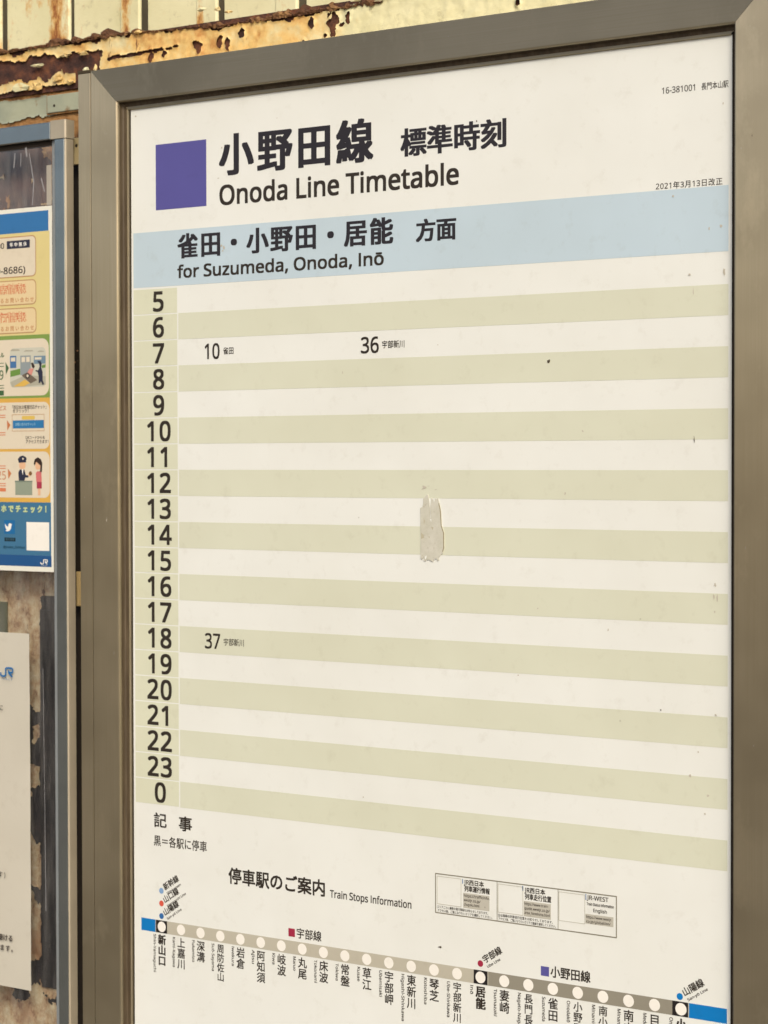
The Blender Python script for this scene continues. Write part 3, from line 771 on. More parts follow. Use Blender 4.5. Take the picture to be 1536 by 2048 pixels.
pv, pf = panel_mesh()
p0 = meshobj('panel', pv, pf, CREAM, wall, origin=(0, 0, 0))
base0 = root_loc(wall)
starts = [-11.98, -8.14, -4.12, -.16, 3.87]
while starts[0] > -24: starts.insert(0, starts[0] - 3.95)
while starts[-1] < 32: starts.append(starts[-1] + 3.98)
p0.location = W(starts[0], 0, 0) - base0
for s_ in starts[1:]:
    dup(p0, W(s_, 0, 0) - base0)
for i_, s_ in enumerate(starts):
    nxt = starts[i_ + 1] if i_ + 1 < len(starts) else s_ + PITCH
    box('joint_strip', s_ + PITCH - GAPW + .003, nxt - .003, -34, -8.4, -4.3, -3.03, JOINT, wall)
# lower part of the wall behind the boards
box('lower_sheet', -40, 40, -8.3, 70, -4.2, -4.0, RUST, wall)

# ------------------------------------------------------------------ flaking paint


def fbm(x, y, s, seed=0.0, o=5):
    return noise.fractal(Vector((x * s, y * s, seed)), 1.0, 2.1, o)


def skin(name, x0, x1, y0, y1, h, cell, keep, mat, parent, curl=.10, thr=.25, wav=.01):
    """thin sheet of paint: a grid that keeps only the cells where keep() > 0, its edges curling outwards"""
    nx, ny = int((x1 - x0) / cell) + 1, int((y1 - y0) / cell) + 1
    K = np.zeros((nx, ny))
    idx = -np.ones((nx, ny), int)
    v, f = [], []
    jit = random.Random(3)
    for i in range(nx):
        for j in range(ny):
            K[i, j] = keep(x0 + i * cell, y0 + j * cell)

    def vert(i, j):
        if idx[i, j] < 0:
            x, y, k_ = x0 + i * cell, y0 + j * cell, K[i, j]
            c = max(0.0, 1 - max(k_, 0) / thr)
            hh = h + curl * c * c * (.5 + .9 * abs(fbm(x, y, 1.3, 9.1, 2))) + wav * fbm(x, y, 2.0, 4.0, 3)
            idx[i, j] = len(v)
            e = cell * .3 * c
            v.append((x + jit.uniform(-e, e), y + jit.uniform(-e, e), hh))
        return idx[i, j]
    for i in range(nx - 1):
        for j in range(ny - 1):
            ks = (K[i, j], K[i + 1, j], K[i + 1, j + 1], K[i, j + 1])
            pos = [q > 0 for q in ks]
            ij = ((i, j), (i + 1, j), (i + 1, j + 1), (i, j + 1))
            if sum(pos) == 4:
                a = [vert(*q) for q in ij]
                f.append((a[3], a[2], a[1], a[0]))
            elif sum(pos) == 3:
                a = [vert(*q) for q, p_ in zip(ij, pos) if p_]
                f.append((a[2], a[1], a[0]))
    return meshobj(name, v, f, mat, parent, smooth=True)


# ------------------------------------------------------------------ steel beam over the boards
beam = thing('steel_beam', 8, -8.5, -1.5, 'rusty cream steel beam with flaking orange paint along the top of the boards', 'beam')
box('beam_core', -24, 34, -10.32, -8.46, -3.6, -1.58, RUST, beam)
TOPY = lambda x: -10.38 + .26 * min(1, max(0, (x + 4) / 5)) if x > -4 else -10.38


def keep_beam(x, y):
    n = fbm(x, y, .9, 1.7)
    n2 = fbm(x, y, 3.1, 5.2, 3)
    top = y - TOPY(x) - (.10 + .22 * n + .10 * n2 if x < 7.2 else -.05)
    if x < -5.25 + .25 * n2:
        a = (-9.86 + .22 * n + .10 * n2) - y          # upper strip of paint
        b = .25 - abs(y + 8.86 + .16 * n) * 1.25 + .42 * n - .05 * n2 - (.35 if x > -6.6 else 0)   # hanging scraps
        return min(top, max(a, b)) if y < -9.2 else min(b, y + 9.35)
    # a crack running along the paint above the frame's corner
    cr_y = -9.42 + .10 * n - .045 * (x + 5)
    crack = abs(y - cr_y) - .035 * (1 + n2) if -4.9 < x < -1.2 else 1
    pit = 1
    for (px, py, pr) in ((-2.6, -9.25, .10), (-1.9, -9.35, .07), (-.2, -9.45, .15), (.9, -9.5, .13), (1.25, -9.4, .11), (2.0, -9.65, .13), (5.3, -9.7, .12), (6.4, -9.62, .26), (6.9, -9.75, .16), (5.9, -9.15, .07), (4.9, -9.0, .05), (14.3, -9.35, .09)):
        d = math.hypot((x - px), (y - py) * .8) - pr * (1 + 1.3 * n2)
        pit = min(pit, d)
    return min(top, crack, pit, .5)


skin('paint_skin', -15, 34, -10.6, -8.44, -1.5, .055, keep_beam, CREAM_R, beam, curl=.085, thr=.14, wav=.035)


def crust():
    v, f = [], []
    rnd = random.Random(11)
    x = -15.0
    cols = []
    while x < 8.6:
        n = fbm(x, 0, 1.6, 3.3, 4); n2 = fbm(x, 5, 5.5, 8.8, 3)
        dens = 1.0 if x > -6 else .55
        top = TOPY(x) - max(.015, (.08 + .34 * n + .20 * n2)) * dens * (1 if x < 7 else max(0, (8.6 - x) / 1.6))
        bot = TOPY(x) + .10 + .10 * n2
        hh = -1.44 + .10 * n2
        cols.append((x, top, bot, hh))
        x += rnd.uniform(.05, .13)
    rows = 5
    for (x, t, b, hh) in cols:
        for r in range(rows):
            u = r / (rows - 1)
            y = t + (b - t) * u
            bulge = math.sin(math.pi * min(1, u * 1.1)) * .05
            v.append((x + rnd.uniform(-.03, .03), y + rnd.uniform(-.02, .02), hh + bulge - .12 * (u == 0) + rnd.uniform(-.035, .035)))
        v.append((x, t + .05, -2.4))
    m = rows + 1
    for i in range(len(cols) - 1):
        for r in range(rows - 1):
            a = i * m + r
            f.append((a, a + 1, a + m + 1, a + m))
        a = i * m
        f.append((a + rows, a, a + m, a + m + rows))
    return v, f


cv, cf_ = crust()
meshobj('rust_crust', cv, cf_, CRUST, beam)


def chip(name, x, y, sx, sy, mat, parent, h=-1.33, seed=0):
    rnd = random.Random(seed)
    n = 9
    pts = []
    for i in range(n):
        a = 2 * math.pi * i / n
        q = rnd.uniform(.65, 1.1)
        pts.append((x + sx * q * math.cos(a), y + sy * q * math.sin(a), h + rnd.uniform(-.05, .07)))
    v = [(x, y, h + .06)] + pts + [(p[0], p[1], p[2] - .05) for p in pts]
    f = [(0, 1 + (i + 1) % n, 1 + i) for i in range(n)] + [(1 + i, 1 + (i + 1) % n, 1 + n + (i + 1) % n, 1 + n + i) for i in range(n)]
    return meshobj(name, v, f, mat, parent)


for i, (x, y, sx, sy) in enumerate(((-5.95, -9.07, .17, .16), (-6.1, -9.78, .32, .09), (-7.1, -9.82, .38, .08), (-8.6, -9.55, .42, .08), (-7.55, -8.95, .30, .17), (-5.45, -9.1, .10, .20), (-9.6, -8.75, .55, .22), (-8.7, -8.72, .34, .22), (-6.8, -8.7, .25, .12), (.1, -10.8, .28, .08), (1.4, -10.55, .2, .06), (.85, -10.72, .16, .1), (7.4, -10.25, .25, .06), (-3.2, -10.3, .3, .08))):
    chip('paint_chip', x, y, sx, sy, CREAM_R if i % 3 else CREAM, beam, -1.36, i)

# ------------------------------------------------------------------ pale green rail below it
green = thing('green_rail', -12, -7.4, -1.6, 'pale green steel rail with a rust edged cover plate above the left notice board', 'rail')
box('rail_core', -24, -4.9, -8.46, -6.5, -3.4, -1.68, RUST2, green)


def keep_green(x, y):
    n = fbm(x, y, 1.0, 6.1); n2 = fbm(x, y, 4.1, 2.2, 3)
    lo = (-7.50 + .12 * n + .06 * n2 - .03 * (x + 9)) - y
    up = y + 8.36 + .06 * n + .04 * n2
    return min(lo, up, .5)


skin('paint_skin', -15, -4.95, -8.45, -7.0, -1.62, .05, keep_green, GREENP, green, curl=.05, thr=.12, wav=.01)
cp = box('cover_plate', -8.24, -6.4, -8.30, -7.58, -1.62, -1.50, GREENP, green, bev=.03)
ring('plate_rust_edge', rrect_pts(-8.30, -6.36, -8.36, -7.52, .05), rrect_pts(-8.24, -6.42, -8.28, -7.6, .04), -1.555, RUST2, green)
disc('bolt_hole', -7.83, -7.86, .06, -1.492, RECESS, green, 12)

# ------------------------------------------------------------------ rusted steel plate behind the left board
plate = thing('rusted_plate', -10, 36, -1.2, 'rust eaten steel sheet with tan flaking paint seen behind the left notice board', 'steel sheet')
box('plate_core', -24, -5.2, -6.4, 40, -2.0, -1.26, SLATE, plate)


def keep_plate(x, y):
    n = fbm(x, y, .55, 12.7); n2 = fbm(x, y, 2.2, 7.7, 4)
    k_ = .18 + .8 * n + .25 * n2
    if y < 0:
        k_ = -.10 + .9 * n + .4 * n2
    if 12.2 < y < 28.2:
        edge = -8.42 + .22 * n + .12 * n2 - x     # dark bare steel on the right
        k_ = min(k_ + .1, edge)
    elif 10 < y <= 12.2:
        k_ = .4 + .5 * n + .2 * n2
    elif y >= 28.2:
        k_ = .25 + .6 * n + .25 * n2 - max(0, (x + 7.6)) * .6
    return min(k_, .6)


skin('paint_skin', -12.5, -5.25, -6.35, 34, -1.2, .075, keep_plate, TANP, plate, curl=.07, thr=.2, wav=.03)
box('gap_shade_strip', -6.6, -4.75, -6.0, 38, -1.25, -1.15, RECESS, plate)  # added dark strip that paints in the shade of the gap between the boards
k = NT('murky_reflection_grey')  # murky tones painted to look like sky reflected in the upper pane
v_ = k.pos((1, 1, .5))
c = k.ramp(k.noise(v_, 38, 6, .65), .32, .68, srgb(70, 72, 84), srgb(150, 132, 120), (.5, srgb(104, 98, 98)))
c = k.mix(k.ramp(k.noise(k.pos(), 14, 3), .45, .62), c, srgb(128, 102, 92))
k.set(Base_Color=c, Roughness=.7)
k.bump(k.noise(v_, 90, 6, .7), .6, .0015)
box('pane_reflection_sheet', -16, -5.9, -6.38, -2.9, -1.24, -1.215, k.m, plate)  # sheet added to carry the painted reflection behind the pane
box('steel_strip', -8.36, -7.2, 12.75, 28.3, -1.2, -1.02, rust_mat('tarred_steel', srgb(14, 13, 16), srgb(24, 22, 26), srgb(46, 38, 38), 40), plate, bev=.05)
box('grey_patch', -11.5, -10.25, 12.5, 15, -1.12, -1.06, print_mat('olive_grey_paint', srgb(104, 106, 84), .6), plate)

# ------------------------------------------------------------------ left notice board
nb = thing('notice_board', -14, 36, -.1, 'narrow aluminium framed notice board with scratched acrylic pane at the left edge', 'notice board')


def profile_post(name, prof, y0, y1, mat, parent):
    """upright extrusion of an (X, h) outline given left to right over the front"""
    n = len(prof)
    v = [(x, y0, h) for x, h in prof] + [(x, y1, h) for x, h in prof]
    f = [(i, i + n, i + n + 1, i + 1) for i in range(n - 1)] + [tuple(range(n)), tuple(range(2 * n - 1, n - 1, -1))]
    return meshobj(name, v, f, mat, parent)


def round_prof(x0, x1, h0, h1, r, n=4, left_sharp=True):
    P = [(x0, h0), (x0, h1 - .03), (x0 + .03, h1)]
    for i in range(n + 1):
        a = math.radians(90 - 90 * i / n)
        P.append((x1 - r + r * math.cos(a), h1 - r + r * math.sin(a)))
    P.append((x1, h0))
    return P


post = profile_post('side_post', round_prof(-6.10, -5.56, -.10, .35, .03), -6.10, 34, ALU, nb)
profile_post('post_return', round_prof(-5.558, -5.49, -.10, .345, .06), -6.10, 34, ALU_SIDE, nb)
profile_post('inner_gasket', round_prof(-6.40, -6.11, -.10, .18, .04), -6.10, 34, GASKET, nb)
cor = profile_post('corner_block', round_prof(-6.31, -5.47, -.14, .372, .08), -6.86, -6.13, ALU_SIDE, nb)
box('top_rail', -16, -6.32, -6.83, -6.13, -.1, .35, ALU, nb, bev=.04)
box('top_shade_strip', -16, -6.41, -6.12, -5.93, -.1, .10, RECESS, nb)  # dark strip painting in the shadow line under the top rail
box('acrylic_pane', -16, -6.41, -5.92, 34, .10, .16, ACRYLIC, nb)
box('foam_strip', -6.68, -6.415, -5.15, -3.56, .162, .19, alu('grey_foam', srgb(168, 162, 150), .8, .0), nb, bev=.01)
for pts in ([(-8.45, -5.78), (-8.40, -5.78), (-8.47, -5.18), (-8.53, -5.20)], [(-7.88, -5.95), (-7.78, -5.97), (-7.74, -5.60), (-7.80, -5.57)], [(-7.66, -5.72), (-7.63, -5.72), (-7.38, -4.60), (-7.44, -4.58)], [(-7.42, -4.62), (-7.37, -4.62), (-7.46, -3.62), (-7.50, -3.62)],
            [(-7.02, -4.66), (-6.97, -4.68), (-6.78, -4.12), (-6.83, -4.10)], [(-8.12, -5.75), (-8.08, -5.75), (-8.10, -5.2), (-8.13, -5.2)], [(-7.05, 15.0), (-7.03, 15.0), (-6.98, 19.4), (-7.0, 19.4)], [(-7.0, 19.4), (-6.98, 19.4), (-6.93, 24.8), (-6.96, 24.8)]):
    poly('pane_scratch', pts, .164, PSCR, nb)
# angle bracket and its screw between the boards
box('bracket', -6.10, -5.3, -6.27, -5.2, -.75, -.60, alu('bracket_tan_metal', srgb(205, 186, 140), .55, .1), nb, bev=.04)
disc('screw_hole', -5.78, -5.95, .07, -.592, RECESS, nb, 12)
sp_ = box('spacer_block', -5.95, -4.9, 11.1, 12.5, -1.2, -.6, alu('spacer_tan_metal', srgb(214, 186, 130), .55, .1), nb, bev=.06)

# ------------------------------------------------------------------ information poster (left board)
HP = .215
PO = thing('information_poster', -9.5, 11.1, HP, 'railway information poster with blue head, green and orange framed boxes on the left board', 'poster')
rect('sheet', -15.6, -6.36, -3.53, 11.10, HP, print_mat('poster_white', srgb(226, 226, 214)), PO)
h1, h2, h3, h4, h5 = HP + .004, HP + .008, HP + .012, HP + .016, HP + .020
cm = lambda n, *c: print_mat('ink_' + n, srgb(*c), .45, .7)
rect('blue_header', -15.4, -6.56, -3.36, -2.545, h1, cm('poster_blue', 52, 112, 168), PO)
rect('yellow_field', -15.4, -6.50, -2.54, 1.576, h1, cm('poster_yellow', 214, 200, 138), PO)
OUT, BEI, PEACH = cm('outline_tan', 184, 146, 104), cm('box_beige', 216, 206, 184), cm('box_peach', 220, 200, 156)
ORT = cm('orange_text', 206, 122, 84)
KH = cm('brown_text', 66, 58, 50)
for y0, y1, m in ((-2.42, -.76, BEI), (-.655, .36, PEACH), (.465, 1.50, PEACH)):
    poly('box_outline', rrect_pts(-15, -7.235, y0, y1, .22), h2, OUT, PO)
    poly('box_fill', rrect_pts(-15, -7.275, y0 + .045, y1 - .045, .19), h3, m, PO)
lettering('hours_text', '8:00-22:00', -10.75, -9.0, -2.19, -1.96, h4, .018, KH, PO)
rect('dark_tab', -8.85, -7.57, -2.25, -1.93, h4, cm('tab_navy', 46, 48, 66), PO)
lettering('tab_text', '年中無休', -8.68, -7.74, -2.17, -2.00, h5, .02, WHITE, PO)
lettering('phone_text', '(06-6960-8686)', -11.15, -7.83, -1.20, -.925, h4, .016, KH, PO)
for y, a, b in ((0, '空席情報', 'に関するお問い合わせ'), (1.14, '運行情報', 'に関するお問い合わせ')):
    lettering('info_heading', a, -9.85, -7.78, -.50 + y, -.10 + y, h4, .06, ORT, PO, wide=1.22)
    lettering('info_heading_fill', a, -9.85, -7.78, -.50 + y, -.10 + y, h4 + .003, .0, PEACH, PO, wide=1.22)
    lettering('info_subtext', b, -10.05, -7.37, .055 + y, .25 + y, h4, .022, cm('faded_orange_text', 196, 148, 104), PO)
rect('green_field', -15.4, -6.52, 1.578, 4.112, h1, cm('leaf_green', 124, 152, 76), PO)
poly('green_box', rrect_pts(-15, -6.565, 1.74, 4.02, .36), h2, BEI, PO)
DG = cm('dark_green', 64, 98, 62)
lettering('caption', 'ル', -9.25, -9.03, 2.25, 2.45, h3, .03, DG, PO)
for y in (2.66, 2.79, 3.56, 3.67):
    rect('rule_line', -11, -9.06, y, y + .03, h3, DG, PO)
lettering('number_text', '9', -9.30, -9.09, 2.96, 3.34, h3, .01, DG, PO)
rect('green_tab', -11, -9.07, 3.78, 3.985, h3, DG, PO)
poly('green_arrow', [(-8.972, 2.629), (-8.777, 2.877), (-8.948, 3.157)], h3, DG, PO)
# picture: train at a platform, a staff member and a wheelchair on a ramp
poly('train_picture', rrect_pts(-8.715, -6.735, 2.09, 3.67, .2), h3, cm('train_silver', 196, 196, 180), PO)
for x0, x1, y0, y1, y2 in ((-8.70, -8.15, 2.12, 2.20, 2.15), (-7.95, -7.40, 2.18, 2.24, 2.2), (-7.2, -6.8, 2.22, 2.28, 2.24)):
    poly('train_roof', [(x0, y1), (x0 + .12, y0), (x1 - .05, y0 + .02), (x1, y1)], h4, cm('roof_grey', 168, 164, 146), PO)
rect('train_window', -8.703, -8.358, 2.393, 2.888, h4, cm('window_blue', 70, 112, 160), PO)
rect('train_door', -8.131, -7.555, 2.40, 3.18, h4, cm('door_grey', 140, 150, 152), PO)
rect('door_glass', -8.06, -7.87, 2.46, 2.66, h5, BEI, PO)
rect('door_glass', -7.80, -7.61, 2.46, 2.66, h5, BEI, PO)
rect('train_window', -7.384, -6.735, 2.432, 2.751, h4, cm('window_pale', 112, 138, 156), PO)
rect('window_glass', -8.65, -8.41, 2.46, 2.62, h5, BEI, PO)
rect('window_glass', -7.33, -6.96, 2.49, 2.58, h5, BEI, PO)
poly('green_band', [(-8.69, 3.0), (-8.135, 2.915), (-8.135, 3.157), (-8.69, 3.244)], h5, cm('band_green', 104, 142, 66), PO)
poly('green_band', [(-6.947, 2.825), (-6.74, 2.78), (-6.74, 2.911), (-6.948, 2.925)], h5, cm('band_green', 104, 142, 66), PO)
poly('platform_picture', [(-8.70, 3.45), (-7.9, 3.2), (-6.745, 3.25), (-6.745, 3.6), (-8.6, 3.66)], h4, cm('platform_grey', 172, 170, 152), PO)
poly('yellow_path', [(-8.503, 3.632), (-7.888, 3.364), (-7.613, 3.511), (-7.946, 3.644)], h5, cm('tactile_yellow', 214, 176, 84), PO)
poly('ramp', [(-8.054, 3.199), (-7.72, 3.066), (-7.198, 3.4), (-7.558, 3.532)], h5 + .003, cm('ramp_brown', 108, 96, 82), PO)
poly('passenger_body', [(-7.75, 3.10), (-7.6, 2.93), (-7.387, 2.934), (-7.50, 3.20)], h5 + .006, cm('pink', 206, 140, 128), PO)
poly('passenger_hair', [(-7.537, 2.709), (-7.413, 2.692), (-7.318, 2.855), (-7.387, 2.934), (-7.47, 2.871)], h5 + .009, cm('hair_brown', 58, 44, 36), PO)
poly('wheel', [(-7.72 + .12 * math.cos(a * .63), 3.22 + .12 * math.sin(a * .63)) for a in range(10)], h5 + .009, cm('wheel_dark', 58, 56, 54), PO)
poly('wheel_hub', [(-7.72 + .06 * math.cos(a * .63), 3.22 + .06 * math.sin(a * .63)) for a in range(10)], h5 + .012, BEI, PO)
NAVY = cm('uniform_navy', 44, 46, 66)
poly('staff_figure', [(-7.193, 2.638), (-7.001, 2.644), (-6.947, 2.745), (-6.975, 2.904), (-6.894, 3.087), (-6.897, 3.407), (-6.816, 3.569), (-6.898, 3.607), (-7.007, 3.444), (-7.035, 3.524), (-7.117, 3.522), (-7.115, 3.241), (-7.168, 3.08), (-7.306, 3.036), (-7.25, 2.997), (-7.141, 3.02), (-7.057, 2.862), (-7.084, 2.741)], h5 + .006, NAVY, PO)
OR = cm('poster_orange', 212, 168, 78)
rect('orange_field', -15.4, -6.52, 4.114, 8.312, h1, OR, PO)
poly('orange_box', rrect_pts(-15, -6.55, 4.28, 6.16, .3), h2, BEI, PO)
poly('orange_box', rrect_pts(-15, -6.55, 6.27, 8.13, .3), h2, BEI, PO)
BR = cm('arrow_brown', 190, 118, 72)
lettering('caption', 'サービス', -9.75, -8.95, 4.40, 4.60, h3, .02, BR, PO)
for y in (4.77, 4.86, 5.48, 5.57, 6.83, 6.93, 7.55, 7.64):
    rect('rule_line', -11, -8.99, y, y + .035, h3, ORT, PO)
poly('orange_arrow', [(-8.906, 4.983), (-8.711, 5.188), (-8.882, 5.409)], h3, BR, PO)
poly('orange_arrow', [(-8.866, 6.952), (-8.671, 7.155), (-8.841, 7.378)], h3, BR, PO)
lettering('chat_text', '「西日本お客様対応チャット」', -8.593, -6.714, 4.40, 4.56, h3, .014, KH, PO)
lettering('chat_text', 'をクリック！', -8.566, -7.70, 4.56, 4.70, h3, .014, KH, PO)
ring('chat_frame', rrect_pts(-8.624, -6.83, 4.764, 5.45, .01, 1), rrect_pts(-8.60, -6.854, 4.788, 5.426, .01, 1), h3, OUT, PO)
poly('yellow_pill', rrect_pts(-8.066, -7.348, 4.832, 4.975, .06), h4, cm('pill_yellow', 214, 184, 92), PO)
rect('chat_bar', -8.57, -6.856, 5.007, 5.329, h4, cm('bar_blue', 44, 116, 168), PO)
lettering('chat_bar_text', 'お問い合わせチャット', -8.42, -7.30, 5.11, 5.23, h5, .012, cm('bar_text', 150, 190, 214), PO)
lettering('code_caption', 'QRコードからも', -7.878, -6.805, 5.641, 5.775, h3, .014, KH, PO)
lettering('code_caption', 'アクセスできます！', -7.852, -6.615, 5.802, 5.945, h3, .014, KH, PO)
lettering('number_text', '25', -9.46, -8.982, 7.06, 7.40, h3, .0, BR, PO)
rect('orange_tab', -11, -8.986, 7.746, 7.887, h3, ORT, PO)
# picture: station clerk at a counter and a woman
SK = cm('skin', 222, 178, 142)
poly('clerk_face', rrect_pts(-8.23, -7.88, 6.66, 6.98, .13), h3, SK, PO)
poly('clerk_cap', [(-8.303, 6.567), (-8.19, 6.467), (-8.023, 6.427), (-7.857, 6.488), (-7.802, 6.569), (-7.858, 6.629), (-7.831, 6.70), (-8.248, 6.72)], h4, NAVY, PO)
disc('cap_badge', -8.01, 6.56, .045, h5, BEI, PO, 10)
poly('clerk_body', [(-8.279, 7.114), (-8.195, 6.992), (-7.944, 6.992), (-7.863, 7.214), (-7.724, 7.234), (-7.725, 7.314), (-7.891, 7.315), (-7.947, 7.45), (-8.254, 7.45)], h4, NAVY, PO)
poly('clerk_shirt', [(-8.09, 6.98), (-7.99, 6.98), (-8.03, 7.22)], h5, WHITE, PO)
disc('hand', -7.67, 7.20, .07, h5, SK, PO, 12)
disc('wallet', -7.60, 7.15, .09, h5 + .003, cm('wallet_brown', 120, 90, 54), PO, 8)
rect('counter', -8.449, -7.509, 7.458, 8.019, h5, cm('counter_green', 142, 152, 134), PO)
rect('counter_top', -8.47, -7.49, 7.445, 7.50, h5 + .003, cm('counter_edge', 118, 130, 116), PO)
HB = cm('hair_black', 52, 36, 30)
poly('woman_face', rrect_pts(-7.333, -7.05, 6.65, 7.0, .12), h3, SK, PO)
poly('woman_hair', [(-7.416, 6.74), (-7.36, 6.58), (-7.194, 6.50), (-7.03, 6.58), (-6.949, 6.731), (-6.975, 7.092), (-7.089, 7.092), (-7.05, 6.84), (-7.28, 6.68), (-7.38, 6.84)], h4, HB, PO)
poly('woman_torso', [(-7.309, 7.132), (-7.226, 7.06), (-7.006, 7.07), (-6.982, 7.513), (-7.284, 7.494)], h4, cm('pink_blouse', 204, 112, 112), PO)
poly('woman_skirt', [(-7.257, 7.49), (-6.982, 7.50), (-6.984, 7.754), (-7.258, 7.755)], h5, cm('crimson_skirt', 164, 52, 76), PO)
rect('woman_legs', -7.20, -7.06, 7.75, 8.03, h4, SK, PO)
rect('blue_field', -15.4, -6.50, 8.316, 10.45, h1, cm('sea_blue', 62, 112, 146), PO)
rect('navy_field', -15.4, -6.485, 10.452, 10.90, h1, cm('deep_blue', 34, 82, 134), PO)
lettering('slogan_text', 'スマホでチェック！', -10.05, -6.74, 8.44, 8.735, h3, .05, cm('slogan_green', 190, 206, 152), PO)
rect('bird_tile', -9.108, -8.494, 9.048, 9.607, h2, cm('bird_blue', 28, 104, 160), PO)
poly('bird_emblem', [(-9.06, 9.18), (-8.96, 9.29), (-8.86, 9.32), (-8.855, 9.22), (-8.77, 9.165), (-8.70, 9.20), (-8.65, 9.22), (-8.69, 9.28), (-8.71, 9.39), (-8.80, 9.48), (-8.92, 9.51), (-9.03, 9.475), (-8.95, 9.44), (-9.0, 9.40), (-9.03, 9.33)], h3, WHITE, PO)
rect('black_tab', -9.086, -8.469, 9.76, 9.91, h2, cm('tab_dark', 20, 40, 52), PO)
lettering('tab_text', '運行情報', -9.02, -8.53, 9.785, 9.885, h3, .012, cm('tab_text', 60, 96, 112), PO)
lettering('account_text', '@jrwest_Shinkan', -9.145, -7.941, 10.09, 10.19, h3, .02, cm('account_ink', 24, 66, 90), PO)
rect('white_square', -7.849, -6.60, 9.111, 10.255, h2, WHITE, PO)


def jr_emblem(parent, x0, x1, y0, y1, h, mat, sub):
    w_ = x1 - x0; hh = y1 - y0
    P = lambda u, v: (x0 + u * w_, y0 + v * hh)
    sw = .15 * hh + .02 * w_
    J = [P(.04, .55), P(.04, .78), P(.10, .90), P(.22, .94), P(.36, .90), P(.42, .78), P(.42, .16), P(.48, .07), P(.86, .07), P(.95, .16), P(.95, .42), P(.88, .52), P(.66, .52)]
    R_ = [P(.66, .30), P(.66, .56), P(.93, .96)]
    strokes('rail_company_emblem', [J, R_], sw, h, mat, parent)
    if sub:
        lettering('emblem_caption', 'JR西日本', x0 + .12 * w_, x1 - .1 * w_, y1 + .14 * hh, y1 + .30 * hh, h, .02, mat, parent)


jr_emblem(PO, -7.087, -6.678, 10.60, 10.80, h3, WHITE, True)

# ------------------------------------------------------------------ plain white notice (left board)
WN = thing('white_notice', -9.5, 28.1, HP, 'plain white paper notice with blue company emblem low on the left board', 'notice')
WPAPER = print_mat('notice_paper', srgb(198, 194, 180))
nxp, nyp = 9, 30
vv = []
for j in range(nyp + 1):
    for i in range(nxp + 1):
        x = -14.5 + (14.5 - 7.69) * i / nxp
        y = 13.62 + (28.12 - 13.62) * j / nyp
        vv.append((x, y, HP + .05 * abs(fbm(x, y, .35, 2, 2)) + .03))
ff = [(j * (nxp + 1) + i, (j + 1) * (nxp + 1) + i, (j + 1) * (nxp + 1) + i + 1, j * (nxp + 1) + i + 1) for j in range(nyp) for i in range(nxp)]
meshobj('sheet', vv, ff, WPAPER, WN, smooth=True)
HN = HP + .14
jr_emblem(WN, -9.24, -8.50, 15.03, 15.43, HN, cm('emblem_blue', 30, 104, 164), True)
lettering('notice_text', 'お客様に', -10.2, -9.10, 16.58, 16.82, HN, .012, KH, WN)
lettering('notice_text', '(おります)', -10.6, -9.02, 23.41, 23.64, HN, .012, KH, WN)
lettering('notice_text', '混雑を避ける', -10.30, -8.64, 25.97, 26.22, HN, .022, KH, WN)
lettering('notice_text', 'いたします。', -10.28, -8.62, 26.40, 26.64, HN, .022, KH, WN)

# ------------------------------------------------------------------ the timetable board
TB = thing('timetable_board', 10.4, 33, -1.5, 'large bronze framed railway timetable board with khaki striped hour rows filling the middle', 'timetable board')
OX0, OX1, OY0, OY1 = -4.07, 24.83, -8.60, 32.9
FW = 1.35


def frame_prof():
    P = [(0.0, -1.9), (0.0, .40), (.006, .415), (.02, .42), (FW - .07, .42)]
    for a in (70, 50, 30, 10):
        P.append((FW - .07 + .07 * math.cos(math.radians(a)), .35 + .07 * math.sin(math.radians(a))))
    P += [(FW, .26), (FW - .03, .24)]
    return P


def liner_prof(e):
    return [(FW - .02, .262), (FW + .006, .262), (FW + .012, .17), (FW + .03, .12), (FW + .07, .09), (FW + e, .08), (FW + e, -.03)]


def bead_prof(e):
    return [(FW + e + .003, -.03), (FW + e + .003, .085), (FW + e + .012, .10), (FW + .262, .10), (FW + .272, .085), (FW + .275, .05), (FW + .285, .045), (FW + .285, -.03)]


def rail(name, side, mat, pr=None):
    pr = pr or frame_prof()
    n = len(pr)
    v = []
    for end in (0, 1):
        for u, h in pr:
            g = .006
            if side == 'left': v.append((OX0 + u, (OY0 + u + g) if end == 0 else (OY1 - u - g), h))
            if side == 'right': v.append((OX1 - u, (OY1 - u - g) if end == 0 else (OY0 + u + g), h))
            if side == 'top': v.append(((OX1 - u - g) if end == 0 else (OX0 + u + g), OY0 + u, h))
            if side == 'bottom': v.append(((OX0 + u + g) if end == 0 else (OX1 - u - g), OY1 - u, h))
    f = [(i, i + n, i + n + 1, i + 1) for i in range(n - 1)]
    o = meshobj(name, v, f, mat, TB)
    for i, p in enumerate(o.data.polygons):
        if name.endswith('rail') and 3 < i < 9:
            p.use_smooth = True
    return o


rail('side_rail', 'left', METAL_V)
rail('side_rail', 'right', METAL_V)
rail('top_rail', 'top', METAL_H)
rail('bottom_rail', 'bottom', METAL_H)
for sd_ in ('left', 'right', 'top', 'bottom'):
    e_ = {'left': .215, 'right': .17, 'top': .165, 'bottom': .165}[sd_]
    rail('inner_liner', sd_, LINER, liner_prof(e_))
    if sd_ != 'right':
        rail('inner_bead', sd_, METAL_H, bead_prof(e_))
profile_post('hinge_strip', round_prof(-4.77, -4.12, -1.9, .40, .012), -8.52, 32.9, METAL_V, TB)
box('hinge_strip_cap', -4.78, -4.085, -8.66, -8.53, -1.9, .40, CASING, TB, bev=.02)
profile_post('outer_strip', round_prof(24.88, 25.55, -1.9, .40, .012), -8.52, 32.9, METAL_V, TB)
box('back_casing', -4.7, 25.5, -8.4, 32.8, -2.4, -1.92, CASING, TB)
